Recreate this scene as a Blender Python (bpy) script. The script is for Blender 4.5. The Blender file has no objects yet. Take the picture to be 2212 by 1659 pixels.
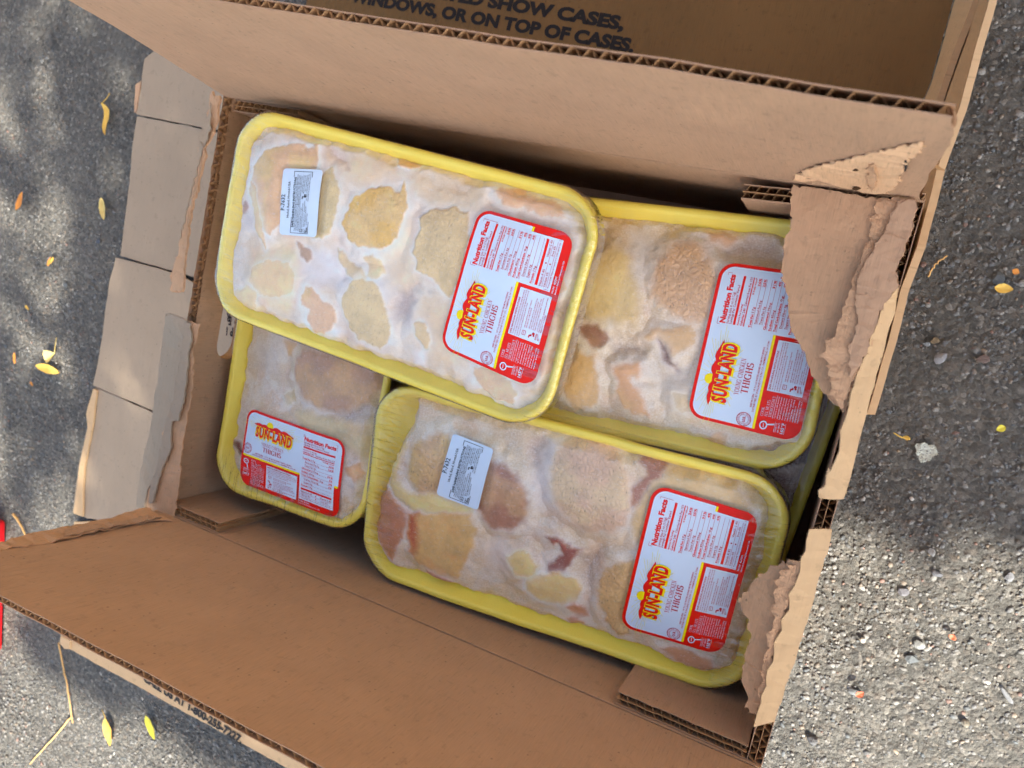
import bpy, bmesh, math, random
import numpy as np
from mathutils import Vector, Matrix
random.seed(7); RNG = np.random.default_rng(7)
SC = bpy.context.scene
COL = SC.collection

# ------------------------------------------------------------------ camera
# photograph measured in a 2212 x 1659 frame; F in those pixels (27 mm equivalent)
FPX, CX, CY = 1661.0, 1106.0, 829.5
HB = 0.17            # height of the box rim above the ground
DC = 0.437           # camera above the rim
CAM = np.array([0.0, 0.0, HB + DC])
R3 = np.array([[0.8947677084190917, 0.25139511491961575, -0.3690409789779455],
               [0.2159455913102896, -0.9670054200853013, -0.13515923615979494],
               [-0.39084299861209815, 0.04124334758725398, -0.9195328905024008]])
# rows of R3: world X, Y, up seen in camera axes (x right, y down, z forward);
# R3 @ (camera vector) = world vector
_ex, _ey = R3[0].copy(), R3[1].copy()
_up = R3[2] / np.linalg.norm(R3[2])
# rebuild the exact frame from the nadir direction so the matrix is orthonormal
def _frame():
    dn = np.array([1812 - CX, 755 - CY, FPX]); dn /= np.linalg.norm(dn)
    up = -dn
    P = []
    for p in ((470, 205), (1975, 430)):
        l = np.array([p[0] - CX, p[1] - CY, FPX]); P.append(l / np.dot(l, dn))
    X = P[1] - P[0]; X -= up * np.dot(X, up); X /= np.linalg.norm(X)
    return np.array([X, np.cross(up, X), up])
R3 = _frame()

cam_data = bpy.data.cameras.new("camera")
cam = bpy.data.objects.new("camera", cam_data); COL.objects.link(cam)
_r = R3 @ np.array([1, 0, 0]); _u = R3 @ np.array([0, -1, 0]); _b = R3 @ np.array([0, 0, -1])
M = Matrix(((_r[0], _u[0], _b[0], CAM[0]), (_r[1], _u[1], _b[1], CAM[1]), (_r[2], _u[2], _b[2], CAM[2]), (0, 0, 0, 1)))
cam.matrix_world = M
cam_data.sensor_width = 36.0
cam_data.lens = FPX / 2212.0 * 36.0
cam_data.clip_start = 0.01; cam_data.clip_end = 500.0
cam_data.dof.use_dof = True
cam_data.dof.focus_distance = 0.47
cam_data.dof.aperture_fstop = 13.0
SC.camera = cam

# ------------------------------------------------------------------ world, sun, exposure
SUN_DIR = np.array([0.72, -0.62, 0.0]); SUN_DIR /= np.linalg.norm(SUN_DIR)
SUN_EL = math.radians(47.0)
SUN = np.array([SUN_DIR[0] * math.cos(SUN_EL), SUN_DIR[1] * math.cos(SUN_EL), math.sin(SUN_EL)])
world = bpy.data.worlds.new("World"); SC.world = world; world.use_nodes = True
wn = world.node_tree.nodes; wl = world.node_tree.links
sky = wn.new("ShaderNodeTexSky"); sky.sky_type = 'NISHITA'; sky.sun_disc = False
sky.sun_elevation = SUN_EL
sky.sun_rotation = math.atan2(SUN_DIR[0], SUN_DIR[1])
sky.air_density = 1.0; sky.dust_density = 2.0; sky.ozone_density = 0.6
wn["Background"].inputs[1].default_value = 0.13
wl.new(sky.outputs[0], wn["Background"].inputs[0])
sl = bpy.data.lights.new("sun", 'SUN'); sl.energy = 4.6; sl.angle = math.radians(0.5); sl.color = (1.0, 0.95, 0.86)
so = bpy.data.objects.new("sun", sl); COL.objects.link(so)
so.rotation_euler = Vector((-SUN[0], -SUN[1], -SUN[2])).to_track_quat('-Z', 'Y').to_euler()
so.location = (1.5, -1.5, 3)
SC.view_settings.view_transform = 'Standard'; SC.view_settings.look = 'None'
SC.view_settings.exposure = 1.75; SC.view_settings.gamma = 1.0
try:
    SC.view_settings.use_white_balance = True
    SC.view_settings.white_balance_temperature = 6700
    SC.view_settings.white_balance_tint = 6
except Exception: pass
SC.render.engine = 'CYCLES'
SC.cycles.use_denoising = True
SC.cycles.use_adaptive_sampling = True; SC.cycles.adaptive_threshold = 0.03
try: SC.cycles.denoiser = 'OPENIMAGEDENOISE'
except Exception: pass
try:
    SC.cycles.denoising_prefilter = 'FAST'
except Exception: pass
SC.cycles.max_bounces = 6; SC.cycles.diffuse_bounces = 3; SC.cycles.glossy_bounces = 2
SC.cycles.transparent_max_bounces = 12
SC.cycles.caustics_reflective = False; SC.cycles.caustics_refractive = False

# ------------------------------------------------------------------ picture <-> place
def ray(px, py):
    return R3 @ np.array([px - CX, py - CY, FPX])
def at(px, py, z=0.0):
    w = ray(px, py); return CAM + w * ((z - CAM[2]) / w[2])
def atY(px, py, y):
    w = ray(px, py); return CAM + w * ((y - CAM[1]) / w[1])
def atX(px, py, x):
    w = ray(px, py); return CAM + w * ((x - CAM[0]) / w[0])
def frame(x0, y0, s):
    return lambda x, y: ((x0 + x / s) / 1.82278, (y0 + y / s) / 1.82278)
Z1 = frame(800, 400, 1.27625); Z2 = frame(2100, 700, 1.2764); Z3 = frame(1350, 1450, 1.16421)
Z4 = frame(700, 1200, 1.58); Z5 = frame(0, 0, 1.3823); Z6 = frame(0, 1100, 1.508)
Z8 = frame(2700, 0, 1.659); Z9 = frame(2800, 600, 1.276); ZB = frame(2300, 1900, 1.476)
ZT = frame(1200, 0, 1.47467); ZP = frame(500, 2600, 3.912); ZA = frame(2700, 2400, 2.6583)
ZL = frame(900, 1580, 3.318); ZC = frame(1400, 1550, 2.37); ZK = frame(1700, 800, 2.2117)
ZG = frame(2900, 1700, 2.37); ZF = frame(3300, 1000, 1.8433); ZQ = frame(3000, 1900, 1.476)
ZV = frame(0, 200, 1.8433); ZW = frame(0, 1900, 1.844); ZH = frame(820, 1200, 6.636)

# ------------------------------------------------------------------ noise (numpy)
def _hash(ix, iy, seed):
    h = (ix.astype(np.int64) * 374761393 + iy.astype(np.int64) * 668265263 + seed * 974634533) & 0xFFFFFFFF
    h = ((h ^ (h >> 13)) * 1274126177) & 0xFFFFFFFF
    return ((h ^ (h >> 16)) & 0xFFFF) / 65535.0
def vnoise(x, y, seed=0):
    x = np.asarray(x, float); y = np.asarray(y, float)
    ix = np.floor(x); iy = np.floor(y); fx = x - ix; fy = y - iy
    fx = fx * fx * (3 - 2 * fx); fy = fy * fy * (3 - 2 * fy)
    a = _hash(ix, iy, seed); b = _hash(ix + 1, iy, seed); c = _hash(ix, iy + 1, seed); d = _hash(ix + 1, iy + 1, seed)
    return (a * (1 - fx) + b * fx) * (1 - fy) + (c * (1 - fx) + d * fx) * fy
def fbm(x, y, seed=0, o=4):
    s = 0; a = 1; t = 0
    for i in range(o):
        s = s + a * vnoise(x * 2 ** i, y * 2 ** i, seed + i * 17); t += a; a *= 0.5
    return s / t
def sstep(a, b, x):
    t = np.clip((x - a) / (b - a), 0, 1); return t * t * (3 - 2 * t)
def lin(c):
    c = np.asarray(c, float) / 255.0
    return np.where(c <= 0.04045, c / 12.92, ((c + 0.055) / 1.055) ** 2.4)

# ------------------------------------------------------------------ object helpers
def link(o, parent=None):
    COL.objects.link(o)
    if parent is not None: o.parent = parent
    return o
def mesh_obj(name, V, F, mat, parent=None, smooth=False, uv=None, col=None, mats=None, midx=None, attrs=None):
    me = bpy.data.meshes.new(name)
    me.from_pydata([tuple(v) for v in np.asarray(V, float).tolist()], [], F if isinstance(F, list) else F.tolist())
    if mats:
        for m in mats: me.materials.append(m)
        if midx is not None: me.polygons.foreach_set('material_index', np.asarray(midx, np.int32))
    elif mat: me.materials.append(mat)
    if uv is not None:
        l = me.uv_layers.new(name='UVMap')
        vi = np.zeros(len(me.loops), np.int32); me.loops.foreach_get('vertex_index', vi)
        l.data.foreach_set('uv', np.asarray(uv, np.float32)[vi].ravel())
    if col is not None:
        c = me.color_attributes.new('Col', 'FLOAT_COLOR', 'POINT')
        a = np.ones((len(V), 4), np.float32); a[:, :3] = col
        c.data.foreach_set('color', a.ravel())
    if attrs:
        for k, v in attrs.items():
            at_ = me.attributes.new(k, 'FLOAT', 'POINT'); at_.data.foreach_set('value', np.asarray(v, np.float32))
    if smooth: me.polygons.foreach_set('use_smooth', np.ones(len(me.polygons), bool))
    me.update()
    return link(bpy.data.objects.new(name, me), parent)
def empty(name, loc):
    o = bpy.data.objects.new(name, None); o.empty_display_size = 0.03; o.location = loc; COL.objects.link(o); return o
def tag(o, label=None, cat=None, group=None, kind=None):
    if label: o['label'] = label
    if cat: o['category'] = cat
    if group: o['group'] = group
    if kind: o['kind'] = kind
    return o
class MB:
    """collects geometry: vertices, faces, uv in metres, material index"""
    def __init__(s): s.V = []; s.F = []; s.U = []; s.M = []; s.n = 0
    def add(s, V, F, U=None, m=0):
        V = np.asarray(V, float)
        s.V.append(V); s.U.append(np.asarray(U, float) if U is not None else V[:, :2])
        s.F += [tuple(int(i) + s.n for i in f) for f in F]; s.M += [m] * len(F); s.n += len(V)
    def grid(s, P, U=None, m=0, flip=False):
        P = np.asarray(P, float); a, b = P.shape[:2]
        idx = np.arange(a * b).reshape(a, b)
        q = np.stack([idx[:-1, :-1], idx[1:, :-1], idx[1:, 1:], idx[:-1, 1:]], -1).reshape(-1, 4)
        if flip: q = q[:, ::-1]
        s.add(P.reshape(-1, 3), q.tolist(), None if U is None else np.asarray(U).reshape(-1, 2), m)
    def build(s, name, mats, parent=None, smooth=False):
        V = np.concatenate(s.V); U = np.concatenate(s.U)
        if not isinstance(mats, (list, tuple)): mats = [mats]
        return mesh_obj(name, V - (np.asarray(parent.location) if parent is not None else 0), s.F, None, parent, smooth, uv=U, mats=list(mats), midx=s.M)

# ------------------------------------------------------------------ materials
def new_mat(name):
    m = bpy.data.materials.new(name); m.use_nodes = True
    nt = m.node_tree; b = nt.nodes["Principled BSDF"]
    return m, nt, b
def N(nt, t, **kw):
    n = nt.nodes.new(t)
    for k, v in kw.items(): setattr(n, k, v)
    return n
def L(nt, a, b): nt.links.new(a, b)
def ramp(nt, fac, stops):
    r = N(nt, 'ShaderNodeValToRGB'); e = r.color_ramp.elements
    while len(e) > len(stops): e.remove(e[-1])
    while len(e) < len(stops): e.new(0.5)
    for i, (p, c) in enumerate(stops):
        e[i].position = p; e[i].color = (*c, 1) if len(c) == 3 else c
    L(nt, fac, r.inputs[0]); return r.outputs[0]
def mixc(nt, fac, a, b, mode='MIX'):
    n = N(nt, 'ShaderNodeMix', data_type='RGBA', blend_type=mode)
    if isinstance(fac, (int, float)): n.inputs[0].default_value = fac
    else: L(nt, fac, n.inputs[0])
    for sck, v in ((n.inputs[6], a), (n.inputs[7], b)):
        if isinstance(v, (tuple, list, np.ndarray)): sck.default_value = (*[float(q) for q in v[:3]], 1)
        else: L(nt, v, sck)
    return n.outputs[2]
def math_(nt, op, a, b=None, c=None):
    n = N(nt, 'ShaderNodeMath', operation=op)
    for i, v in enumerate((a, b, c)):
        if v is None: continue
        if isinstance(v, (int, float)): n.inputs[i].default_value = v
        else: L(nt, v, n.inputs[i])
    return n.outputs[0]
def noise(nt, vec, scale, detail=4, rough=0.6, dist=0.0):
    n = N(nt, 'ShaderNodeTexNoise'); n.inputs['Scale'].default_value = scale; n.inputs['Detail'].default_value = detail
    n.inputs['Roughness'].default_value = rough; n.inputs['Distortion'].default_value = dist
    if vec is not None: L(nt, vec, n.inputs['Vector'])
    return n.outputs[0]
def mapping(nt, vec, scale=(1, 1, 1), rot=(0, 0, 0), loc=(0, 0, 0)):
    n = N(nt, 'ShaderNodeMapping'); n.inputs['Scale'].default_value = scale; n.inputs['Rotation'].default_value = rot; n.inputs['Location'].default_value = loc
    L(nt, vec, n.inputs[0]); return n.outputs[0]
def bump(nt, h, dist, strength=1.0, nrm=None):
    n = N(nt, 'ShaderNodeBump'); n.inputs['Strength'].default_value = strength; n.inputs['Distance'].default_value = dist
    L(nt, h, n.inputs['Height'])
    if nrm is not None: L(nt, nrm, n.inputs['Normal'])
    return n.outputs[0]

def kraft(name, rgb, var=0.08, washboard=0.00007, pitch=0.0068, rough=0.82, along=0, fuzz=0.0, seed=0.0, grain=1.0):
    m, nt, b = new_mat(name)
    uv = N(nt, 'ShaderNodeUVMap').outputs[0]
    uvs = mapping(nt, uv, loc=(seed, seed * 1.7, 0))
    fib = noise(nt, mapping(nt, uvs, scale=(70, 1300, 1) if along else (1300, 70, 1)), 1.0, 2, 0.7)
    mot = noise(nt, uvs, 16.0, 3, 0.62)
    mot2 = noise(nt, uvs, 120.0, 3, 0.7)
    c = lin(rgb)
    col = mixc(nt, ramp(nt, mot, [(0.3, (0, 0, 0)), (0.7, (1, 1, 1))]), c * (1 - var), np.clip(c * (1 + var), 0, 1))
    col = mixc(nt, ramp(nt, fib, [(0.35, (0.0,) * 3), (0.72, (0.4 * grain,) * 3)]), col, np.clip(c * 1.35, 0, 1))
    col = mixc(nt, ramp(nt, fib, [(0.27, (0.5 * grain,) * 3), (0.36, (0,) * 3)]), col, c * 0.5)
    col = mixc(nt, ramp(nt, mot2, [(0.30, (0.35,) * 3), (0.42, (0,) * 3)]), col, c * 0.6)
    # dark pin specks of recycled fibre
    sp = N(nt, 'ShaderNodeTexVoronoi'); sp.inputs['Scale'].default_value = 190; L(nt, uvs, sp.inputs['Vector'])
    spn = math_(nt, 'LESS_THAN', sp.outputs['Distance'], 0.13)
    spm = math_(nt, 'MULTIPLY', spn, ramp(nt, noise(nt, uvs, 45, 2), [(0.5, (0,) * 3), (0.62, (0.55,) * 3)]))
    col = mixc(nt, spm, col, c * 0.35)
    # pale scuffs
    sc_ = noise(nt, mapping(nt, uvs, scale=(14, 120, 1), rot=(0, 0, 0.35)), 1.0, 4, 0.6)
    col = mixc(nt, ramp(nt, sc_, [(0.70, (0,) * 3), (0.85, (0.25,) * 3)]), col, np.clip(c * 1.45 + 0.02, 0, 1))
    L(nt, col, b.inputs['Base Color'])
    b.inputs['Roughness'].default_value = rough; b.inputs['Specular IOR Level'].default_value = 0.25
    sep = N(nt, 'ShaderNodeSeparateXYZ'); L(nt, uv, sep.inputs[0])
    wv = math_(nt, 'SINE', math_(nt, 'MULTIPLY', sep.outputs[0], 2 * math.pi / pitch))
    hgt = math_(nt, 'ADD', math_(nt, 'MULTIPLY', wv, washboard * 1000.0), math_(nt, 'MULTIPLY', mot2, (0.00022 + fuzz) * 1000.0))
    L(nt, bump(nt, hgt, 0.001, 0.9), b.inputs['Normal'])
    return m

M_KRAFT = kraft("kraft_inside", (174, 138, 109))
M_KRAFT_SHADE = kraft("kraft_shade_darkened", (106, 77, 44), var=0.08, seed=2.4)  # shade behind the far flap put into the printed panel's kraft colour
M_KRAFT_TAN = kraft("kraft_outside_tan", (196, 162, 122), var=0.05, seed=3.1, grain=.3)
M_KRAFT_GREY = kraft("kraft_greyish", (160, 140, 118), var=0.05, seed=5.2, grain=.15)
M_TORN = kraft("kraft_torn", (186, 146, 112), var=0.16, washboard=0.0, fuzz=0.0005, seed=7.7, rough=0.95)
M_TORN_PALE = kraft("kraft_torn_pale", (208, 168, 130), var=0.12, washboard=0.0, fuzz=0.0004, seed=9.3, rough=0.95)
M_FLUTE = kraft("kraft_medium", (176, 134, 94), var=0.2, washboard=0.0, seed=1.3, rough=0.9)

def flat_mat(name, rgb, rough=0.5, spec=0.4, var=0.0):
    m, nt, b = new_mat(name)
    c = lin(rgb)
    tc = N(nt, 'ShaderNodeTexCoord').outputs['Object']
    nz = noise(nt, tc, 60, 4, 0.6)
    L(nt, mixc(nt, nz, np.clip(c * (1 - max(var, 0.05)), 0, 1), np.clip(c * (1 + max(var, 0.05)), 0, 1)), b.inputs['Base Color'])
    b.inputs['Roughness'].default_value = rough; b.inputs['Specular IOR Level'].default_value = spec
    return m
M_INK = flat_mat("black_ink", (34, 28, 26), 0.7, 0.2)
M_INK_GREY = flat_mat("grey_ink", (52, 48, 46), 0.7, 0.2)
M_LWHITE = flat_mat("label_white", (210, 226, 242), 0.35, 0.25)
M_LRED = flat_mat("label_red", (234, 30, 16), 0.35, 0.25)
M_LRED2 = flat_mat("label_print_red", (200, 24, 34), 0.4, 0.25)
M_LYEL = flat_mat("label_yellow", (250, 226, 20), 0.35, 0.25)
M_LBLACK = flat_mat("sticker_black", (40, 44, 60), 0.5, 0.3)

def foam_mat():
    m, nt, b = new_mat("yellow_foam")
    tc = N(nt, 'ShaderNodeTexCoord').outputs['Object']
    n1 = noise(nt, tc, 35, 5, 0.6); n2 = noise(nt, tc, 1500, 2, 0.5)
    c = mixc(nt, n1, lin((255, 220, 66)), lin((255, 236, 110)))
    L(nt, c, b.inputs['Base Color']); b.inputs['Roughness'].default_value = 0.42
    L(nt, bump(nt, n2, 0.00012, 0.7), b.inputs['Normal']); return m
M_FOAM = foam_mat()

def meat_mat():
    m, nt, b = new_mat("frozen_chicken")
    col = N(nt, 'ShaderNodeVertexColor'); col.layer_name = 'Col'
    fr = N(nt, 'ShaderNodeAttribute'); fr.attribute_name = 'frost'
    net = N(nt, 'ShaderNodeAttribute'); net.attribute_name = 'net'
    tc = N(nt, 'ShaderNodeTexCoord').outputs['Object']
    fine = noise(nt, tc, 900, 3, 0.75)
    mid = noise(nt, tc, 140, 4, 0.6)
    crys = noise(nt, mapping(nt, tc, scale=(420, 1300, 600), rot=(0, 0, 0.9)), 1.0, 3, 0.7, 1.2)
    base = mixc(nt, ramp(nt, mid, [(0.3, (0.0,) * 3), (0.75, (1.0,) * 3)]), mixc(nt, 0.10, col.outputs[0], (0.25, 0.15, 0.12)), col.outputs[0])
    # frost speckle: fine bright crystals and fine dark pits where the film is frosted
    sp = ramp(nt, fine, [(0.5, (0,) * 3), (0.68, (1,) * 3)])
    dk = ramp(nt, fine, [(0.30, (1,) * 3), (0.46, (0,) * 3)])
    base = mixc(nt, math_(nt, 'MULTIPLY', math_(nt, 'MULTIPLY', fr.outputs['Fac'], 0.80), sp), base, (0.95, 0.93, 0.92))
    base = mixc(nt, math_(nt, 'MULTIPLY', math_(nt, 'MULTIPLY', fr.outputs['Fac'], 0.6), dk), base, (0.34, 0.24, 0.18))
    cs = ramp(nt, crys, [(0.60, (0,) * 3), (0.66, (1,) * 3)])
    base = mixc(nt, math_(nt, 'MULTIPLY', cs, 0.40), base, (0.88, 0.86, 0.84))
    # fine creases of the skin
    ve2 = N(nt, 'ShaderNodeTexVoronoi', feature='DISTANCE_TO_EDGE'); ve2.inputs['Scale'].default_value = 300
    wv_ = N(nt, 'ShaderNodeVectorMath', operation='ADD'); L(nt, mapping(nt, tc, scale=(1, 0.75, 1), rot=(0, 0, 0.4)), wv_.inputs[0])
    nz_ = N(nt, 'ShaderNodeTexNoise'); nz_.inputs['Scale'].default_value = 180; L(nt, tc, nz_.inputs['Vector'])
    sc2 = N(nt, 'ShaderNodeVectorMath', operation='SCALE'); L(nt, nz_.outputs['Color'], sc2.inputs[0]); sc2.inputs['Scale'].default_value = 0.004; L(nt, sc2.outputs[0], wv_.inputs[1])
    L(nt, wv_.outputs[0], ve2.inputs['Vector'])
    vm = ramp(nt, ve2.outputs['Distance'], [(0.0, (1,) * 3), (0.10, (0,) * 3)])
    base = mixc(nt, math_(nt, 'MULTIPLY', math_(nt, 'MULTIPLY', vm, net.outputs['Fac']), ramp(nt, mid, [(0.42, (0,) * 3), (0.6, (0.42,) * 3)])), base, (0.40, 0.22, 0.12))
    # follicle ticks on bare skin
    v = N(nt, 'ShaderNodeTexVoronoi'); v.inputs['Scale'].default_value = 430; v.inputs['Randomness'].default_value = 0.9
    L(nt, mapping(nt, tc, scale=(1, 0.45, 1), rot=(0, 0, 0.6)), v.inputs['Vector'])
    ve = ramp(nt, v.outputs['Distance'], [(0.08, (1,) * 3), (0.22, (0,) * 3)])
    base = mixc(nt, math_(nt, 'MULTIPLY', math_(nt, 'MULTIPLY', ve, net.outputs['Fac']), math_(nt, 'MULTIPLY', mid, 1.05)), base, (0.22, 0.13, 0.08))
    L(nt, base, b.inputs['Base Color'])
    b.inputs['Roughness'].default_value = 0.42; b.inputs['Specular IOR Level'].default_value = 0.4
    L(nt, bump(nt, math_(nt, 'ADD', fine, math_(nt, 'MULTIPLY', ve2.outputs['Distance'], math_(nt, 'MULTIPLY_ADD', net.outputs['Fac'], 5.0, 0.4))), 0.00035, 0.6), b.inputs['Normal'])
    return m
M_MEAT = meat_mat()

def film_mat():
    m, nt, b = new_mat("stretch_film")
    nt.nodes.remove(b)
    out = nt.nodes["Material Output"]
    tr = N(nt, 'ShaderNodeBsdfTransparent'); tr.inputs[0].default_value = (1, 1, 1, 1)
    gl = N(nt, 'ShaderNodeBsdfGlossy'); gl.inputs['Roughness'].default_value = 0.06
    fz = N(nt, 'ShaderNodeFresnel')
    bf = N(nt, 'ShaderNodeNewGeometry').outputs['Backfacing']     # the sheet is thin: the same 1.5 from either side
    L(nt, math_(nt, 'MULTIPLY_ADD', bf, 1 / 1.5 - 1.5, 1.5), fz.inputs['IOR'])
    tc = N(nt, 'ShaderNodeTexCoord').outputs['Object']
    cr = N(nt, 'ShaderNodeAttribute'); cr.attribute_name = 'crease'
    n1 = noise(nt, tc, 55, 3, 0.5)
    n2 = noise(nt, mapping(nt, tc, scale=(60, 420, 60), rot=(0, 0, 0.25)), 1.0, 2, 0.5, 0.6)
    h = math_(nt, 'ADD', math_(nt, 'MULTIPLY', n1, 0.5), math_(nt, 'MULTIPLY', n2, math_(nt, 'MULTIPLY', cr.outputs['Fac'], 3.5)))
    nb = bump(nt, h, 0.0007, 0.8)
    L(nt, nb, gl.inputs['Normal']); L(nt, nb, fz.inputs['Normal'])
    mx = N(nt, 'ShaderNodeMixShader')
    L(nt, math_(nt, 'MINIMUM', math_(nt, 'MULTIPLY', fz.outputs[0], math_(nt, 'ADD', math_(nt, 'MULTIPLY', cr.outputs['Fac'], 2.0), 0.8)), 0.75), mx.inputs[0]); L(nt, tr.outputs[0], mx.inputs[1]); L(nt, gl.outputs[0], mx.inputs[2])
    L(nt, mx.outputs[0], out.inputs[0]); return m
M_FILM = film_mat()

# ------------------------------------------------------------------ ground
def asphalt_mat():
    m, nt, b = new_mat("asphalt")
    geo = N(nt, 'ShaderNodeNewGeometry').outputs['Position']
    v1 = N(nt, 'ShaderNodeTexVoronoi'); v1.inputs['Scale'].default_value = 330; L(nt, geo, v1.inputs['Vector'])
    v2 = N(nt, 'ShaderNodeTexVoronoi'); v2.inputs['Scale'].default_value = 140; L(nt, geo, v2.inputs['Vector'])
    n1 = noise(nt, geo, 900, 4, 0.7); n2 = noise(nt, geo, 9, 5, 0.6); n3 = noise(nt, geo, 60, 4, 0.6)
    sep = N(nt, 'ShaderNodeSeparateColor'); L(nt, v1.outputs['Color'], sep.inputs[0])
    c = ramp(nt, sep.outputs[0], [(0.0, (0.09, 0.088, 0.085)), (0.35, (0.16, 0.157, 0.15)), (0.6, (0.24, 0.235, 0.225)), (0.8, (0.17, 0.15, 0.135)), (0.93, (0.34, 0.32, 0.29)), (1.0, (0.5, 0.48, 0.46))])
    sep2 = N(nt, 'ShaderNodeSeparateColor'); L(nt, v2.outputs['Color'], sep2.inputs[0])
    c2 = ramp(nt, sep2.outputs[1], [(0.0, (0.07, 0.07, 0.072)), (0.5, (0.19, 0.185, 0.18)), (0.8, (0.25, 0.21, 0.18)), (1.0, (0.36, 0.35, 0.34))])
    c = mixc(nt, ramp(nt, v2.outputs['Distance'], [(0.25, (1,) * 3), (0.5, (0,) * 3)]), c, c2)
    c = mixc(nt, ramp(nt, n1, [(0.3, (0,) * 3), (0.7, (0.7,) * 3)]), mixc(nt, 0.5, c, (0.06, 0.058, 0.055)), c)
    c = mixc(nt, ramp(nt, n2, [(0.35, (0,) * 3), (0.65, (0.3,) * 3)]), c, (0.30, 0.29, 0.27))
    L(nt, mixc(nt, 1.0, c, (1.06, 1.02, 0.96), 'MULTIPLY'), b.inputs['Base Color']); b.inputs['Roughness'].default_value = 0.8; b.inputs['Specular IOR Level'].default_value = 0.3
    h = math_(nt, 'ADD', math_(nt, 'MULTIPLY', v1.outputs['Distance'], -0.8), math_(nt, 'ADD', math_(nt, 'MULTIPLY', v2.outputs['Distance'], -1.2), n1))
    L(nt, bump(nt, h, 0.0055, 1.0), b.inputs['Normal']); return m
M_ASPH = asphalt_mat()
def stone_mat():
    m, nt, b = new_mat("aggregate_stone")
    col = N(nt, 'ShaderNodeVertexColor'); col.layer_name = 'Col'
    geo = N(nt, 'ShaderNodeNewGeometry').outputs['Position']
    n1 = noise(nt, geo, 1100, 4, 0.7)
    L(nt, mixc(nt, n1, mixc(nt, 0.55, col.outputs[0], (0.03, 0.03, 0.03)), mixc(nt, 0.08, col.outputs[0], (0.6, 0.58, 0.54))), b.inputs['Base Color'])
    b.inputs['Roughness'].default_value = 0.7
    L(nt, bump(nt, n1, 0.0008, 0.8), b.inputs['Normal']); return m
M_STONE = stone_mat()

def ring_grid(edges):
    return np.array(edges)
# one sheet: fine in the middle, reaching far out
_e = np.concatenate([[-60, -20, -6, -3], np.linspace(-1.5, 1.5, 61), [3, 6, 20, 60]])
gx, gy = np.meshgrid(_e - 0.3, _e, indexing='ij')
gz = np.where((np.abs(gx + 0.3) < 1.6) & (np.abs(gy) < 1.6), (fbm(gx * 6, gy * 6, 3) - 0.5) * 0.004 - 0.0005, 0.0)
mb = MB(); mb.grid(np.stack([gx, gy, gz], -1)); g = mb.build("ground", M_ASPH, smooth=True); tag(g, kind="structure")

ICO_V = None
def ico():
    global ICO_V
    if ICO_V is None:
        bm = bmesh.new(); bmesh.ops.create_icosphere(bm, subdivisions=1, radius=1.0)
        V = np.array([v.co[:] for v in bm.verts]); F = np.array([[v.index for v in f.verts] for f in bm.faces]); bm.free()
        ICO_V = (V, F)
    return ICO_V
def stone_colors(n):
    pal = .86 * np.array([1.04, 1.0, .95]) * np.array([[.11, .11, .115], [.16, .16, .165], [.22, .22, .22], [.28, .27, .26], [.36, .35, .33], [.20, .17, .14], [.30, .24, .19], [.26, .15, .12], [.48, .46, .43], [.6, .58, .55], [.13, .15, .17], [.38, .30, .22]])
    w = np.array([.16, .20, .19, .13, .06, .08, .05, .03, .012, .006, .07, .012]); w /= w.sum()
    c = pal[RNG.choice(len(pal), n, p=w)]
    return np.clip(c * RNG.uniform(.75, 1.25, (n, 1)) * 0.95, 0.02, .8)
def scatter_stones(name, xy, r):
    V0, F0 = ico(); n = len(xy)
    jit = 1 + RNG.uniform(-.32, .32, (n, len(V0), 1))
    sc = np.stack([r * RNG.uniform(.7, 1.25, n), r * RNG.uniform(.6, 1.05, n), r * RNG.uniform(.35, .7, n)], -1)
    P = V0[None] * jit * sc[:, None]
    a = RNG.uniform(0, 6.28, n); t = RNG.uniform(-.4, .4, n)
    ca, sa, ct, st = np.cos(a), np.sin(a), np.cos(t), np.sin(t)
    x = P[..., 0]; y = P[..., 1]; z = P[..., 2]
    y, z = y * ct[:, None] - z * st[:, None], y * st[:, None] + z * ct[:, None]
    x, y = x * ca[:, None] - y * sa[:, None], x * sa[:, None] + y * ca[:, None]
    z = z - r[:, None] * RNG.uniform(.15, .5, n)[:, None]
    W = np.stack([x + xy[:, :1], y + xy[:, 1:], z], -1).reshape(-1, 3)
    F = (F0[None] + (np.arange(n) * len(V0))[:, None, None]).reshape(-1, 3)
    me = bpy.data.meshes.new(name)
    me.vertices.add(len(W)); me.vertices.foreach_set('co', W.astype(np.float32).ravel())
    me.loops.add(F.size); me.loops.foreach_set('vertex_index', F.astype(np.int32).ravel())
    me.polygons.add(len(F)); me.polygons.foreach_set('loop_start', np.arange(0, F.size, 3, dtype=np.int32)); me.polygons.foreach_set('loop_total', np.full(len(F), 3, np.int32))
    c = me.color_attributes.new('Col', 'FLOAT_COLOR', 'POINT')
    cc = np.ones((len(W), 4), np.float32); cc[:, :3] = np.repeat(stone_colors(n), len(V0), 0); c.data.foreach_set('color', cc.ravel())
    me.materials.append(M_STONE); me.update(); me.validate()
    return link(bpy.data.objects.new(name, me))
def in_view(xy, pad=60):
    w = np.column_stack([xy, np.zeros(len(xy))]) - CAM
    c = w @ R3            # camera axes
    px = c[:, 0] / c[:, 2] * FPX + CX; py = c[:, 1] / c[:, 2] * FPX + CY
    return (px > -pad) & (px < 2212 + pad) & (py > -pad) & (py < 1659 + pad), px, py
_n = 120000
xy = np.column_stack([RNG.uniform(-1.15, .6, _n), RNG.uniform(-.75, .62, _n)])
ok, px, py = in_view(xy)
ok &= ~((xy[:, 0] > -.55) & (xy[:, 0] < .0) & (xy[:, 1] > -.3) & (xy[:, 1] < .6))
xy = xy[ok]
r = 0.0008 + RNG.gamma(1.5, .00042, len(xy)); r = np.minimum(r, .0026)
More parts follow.
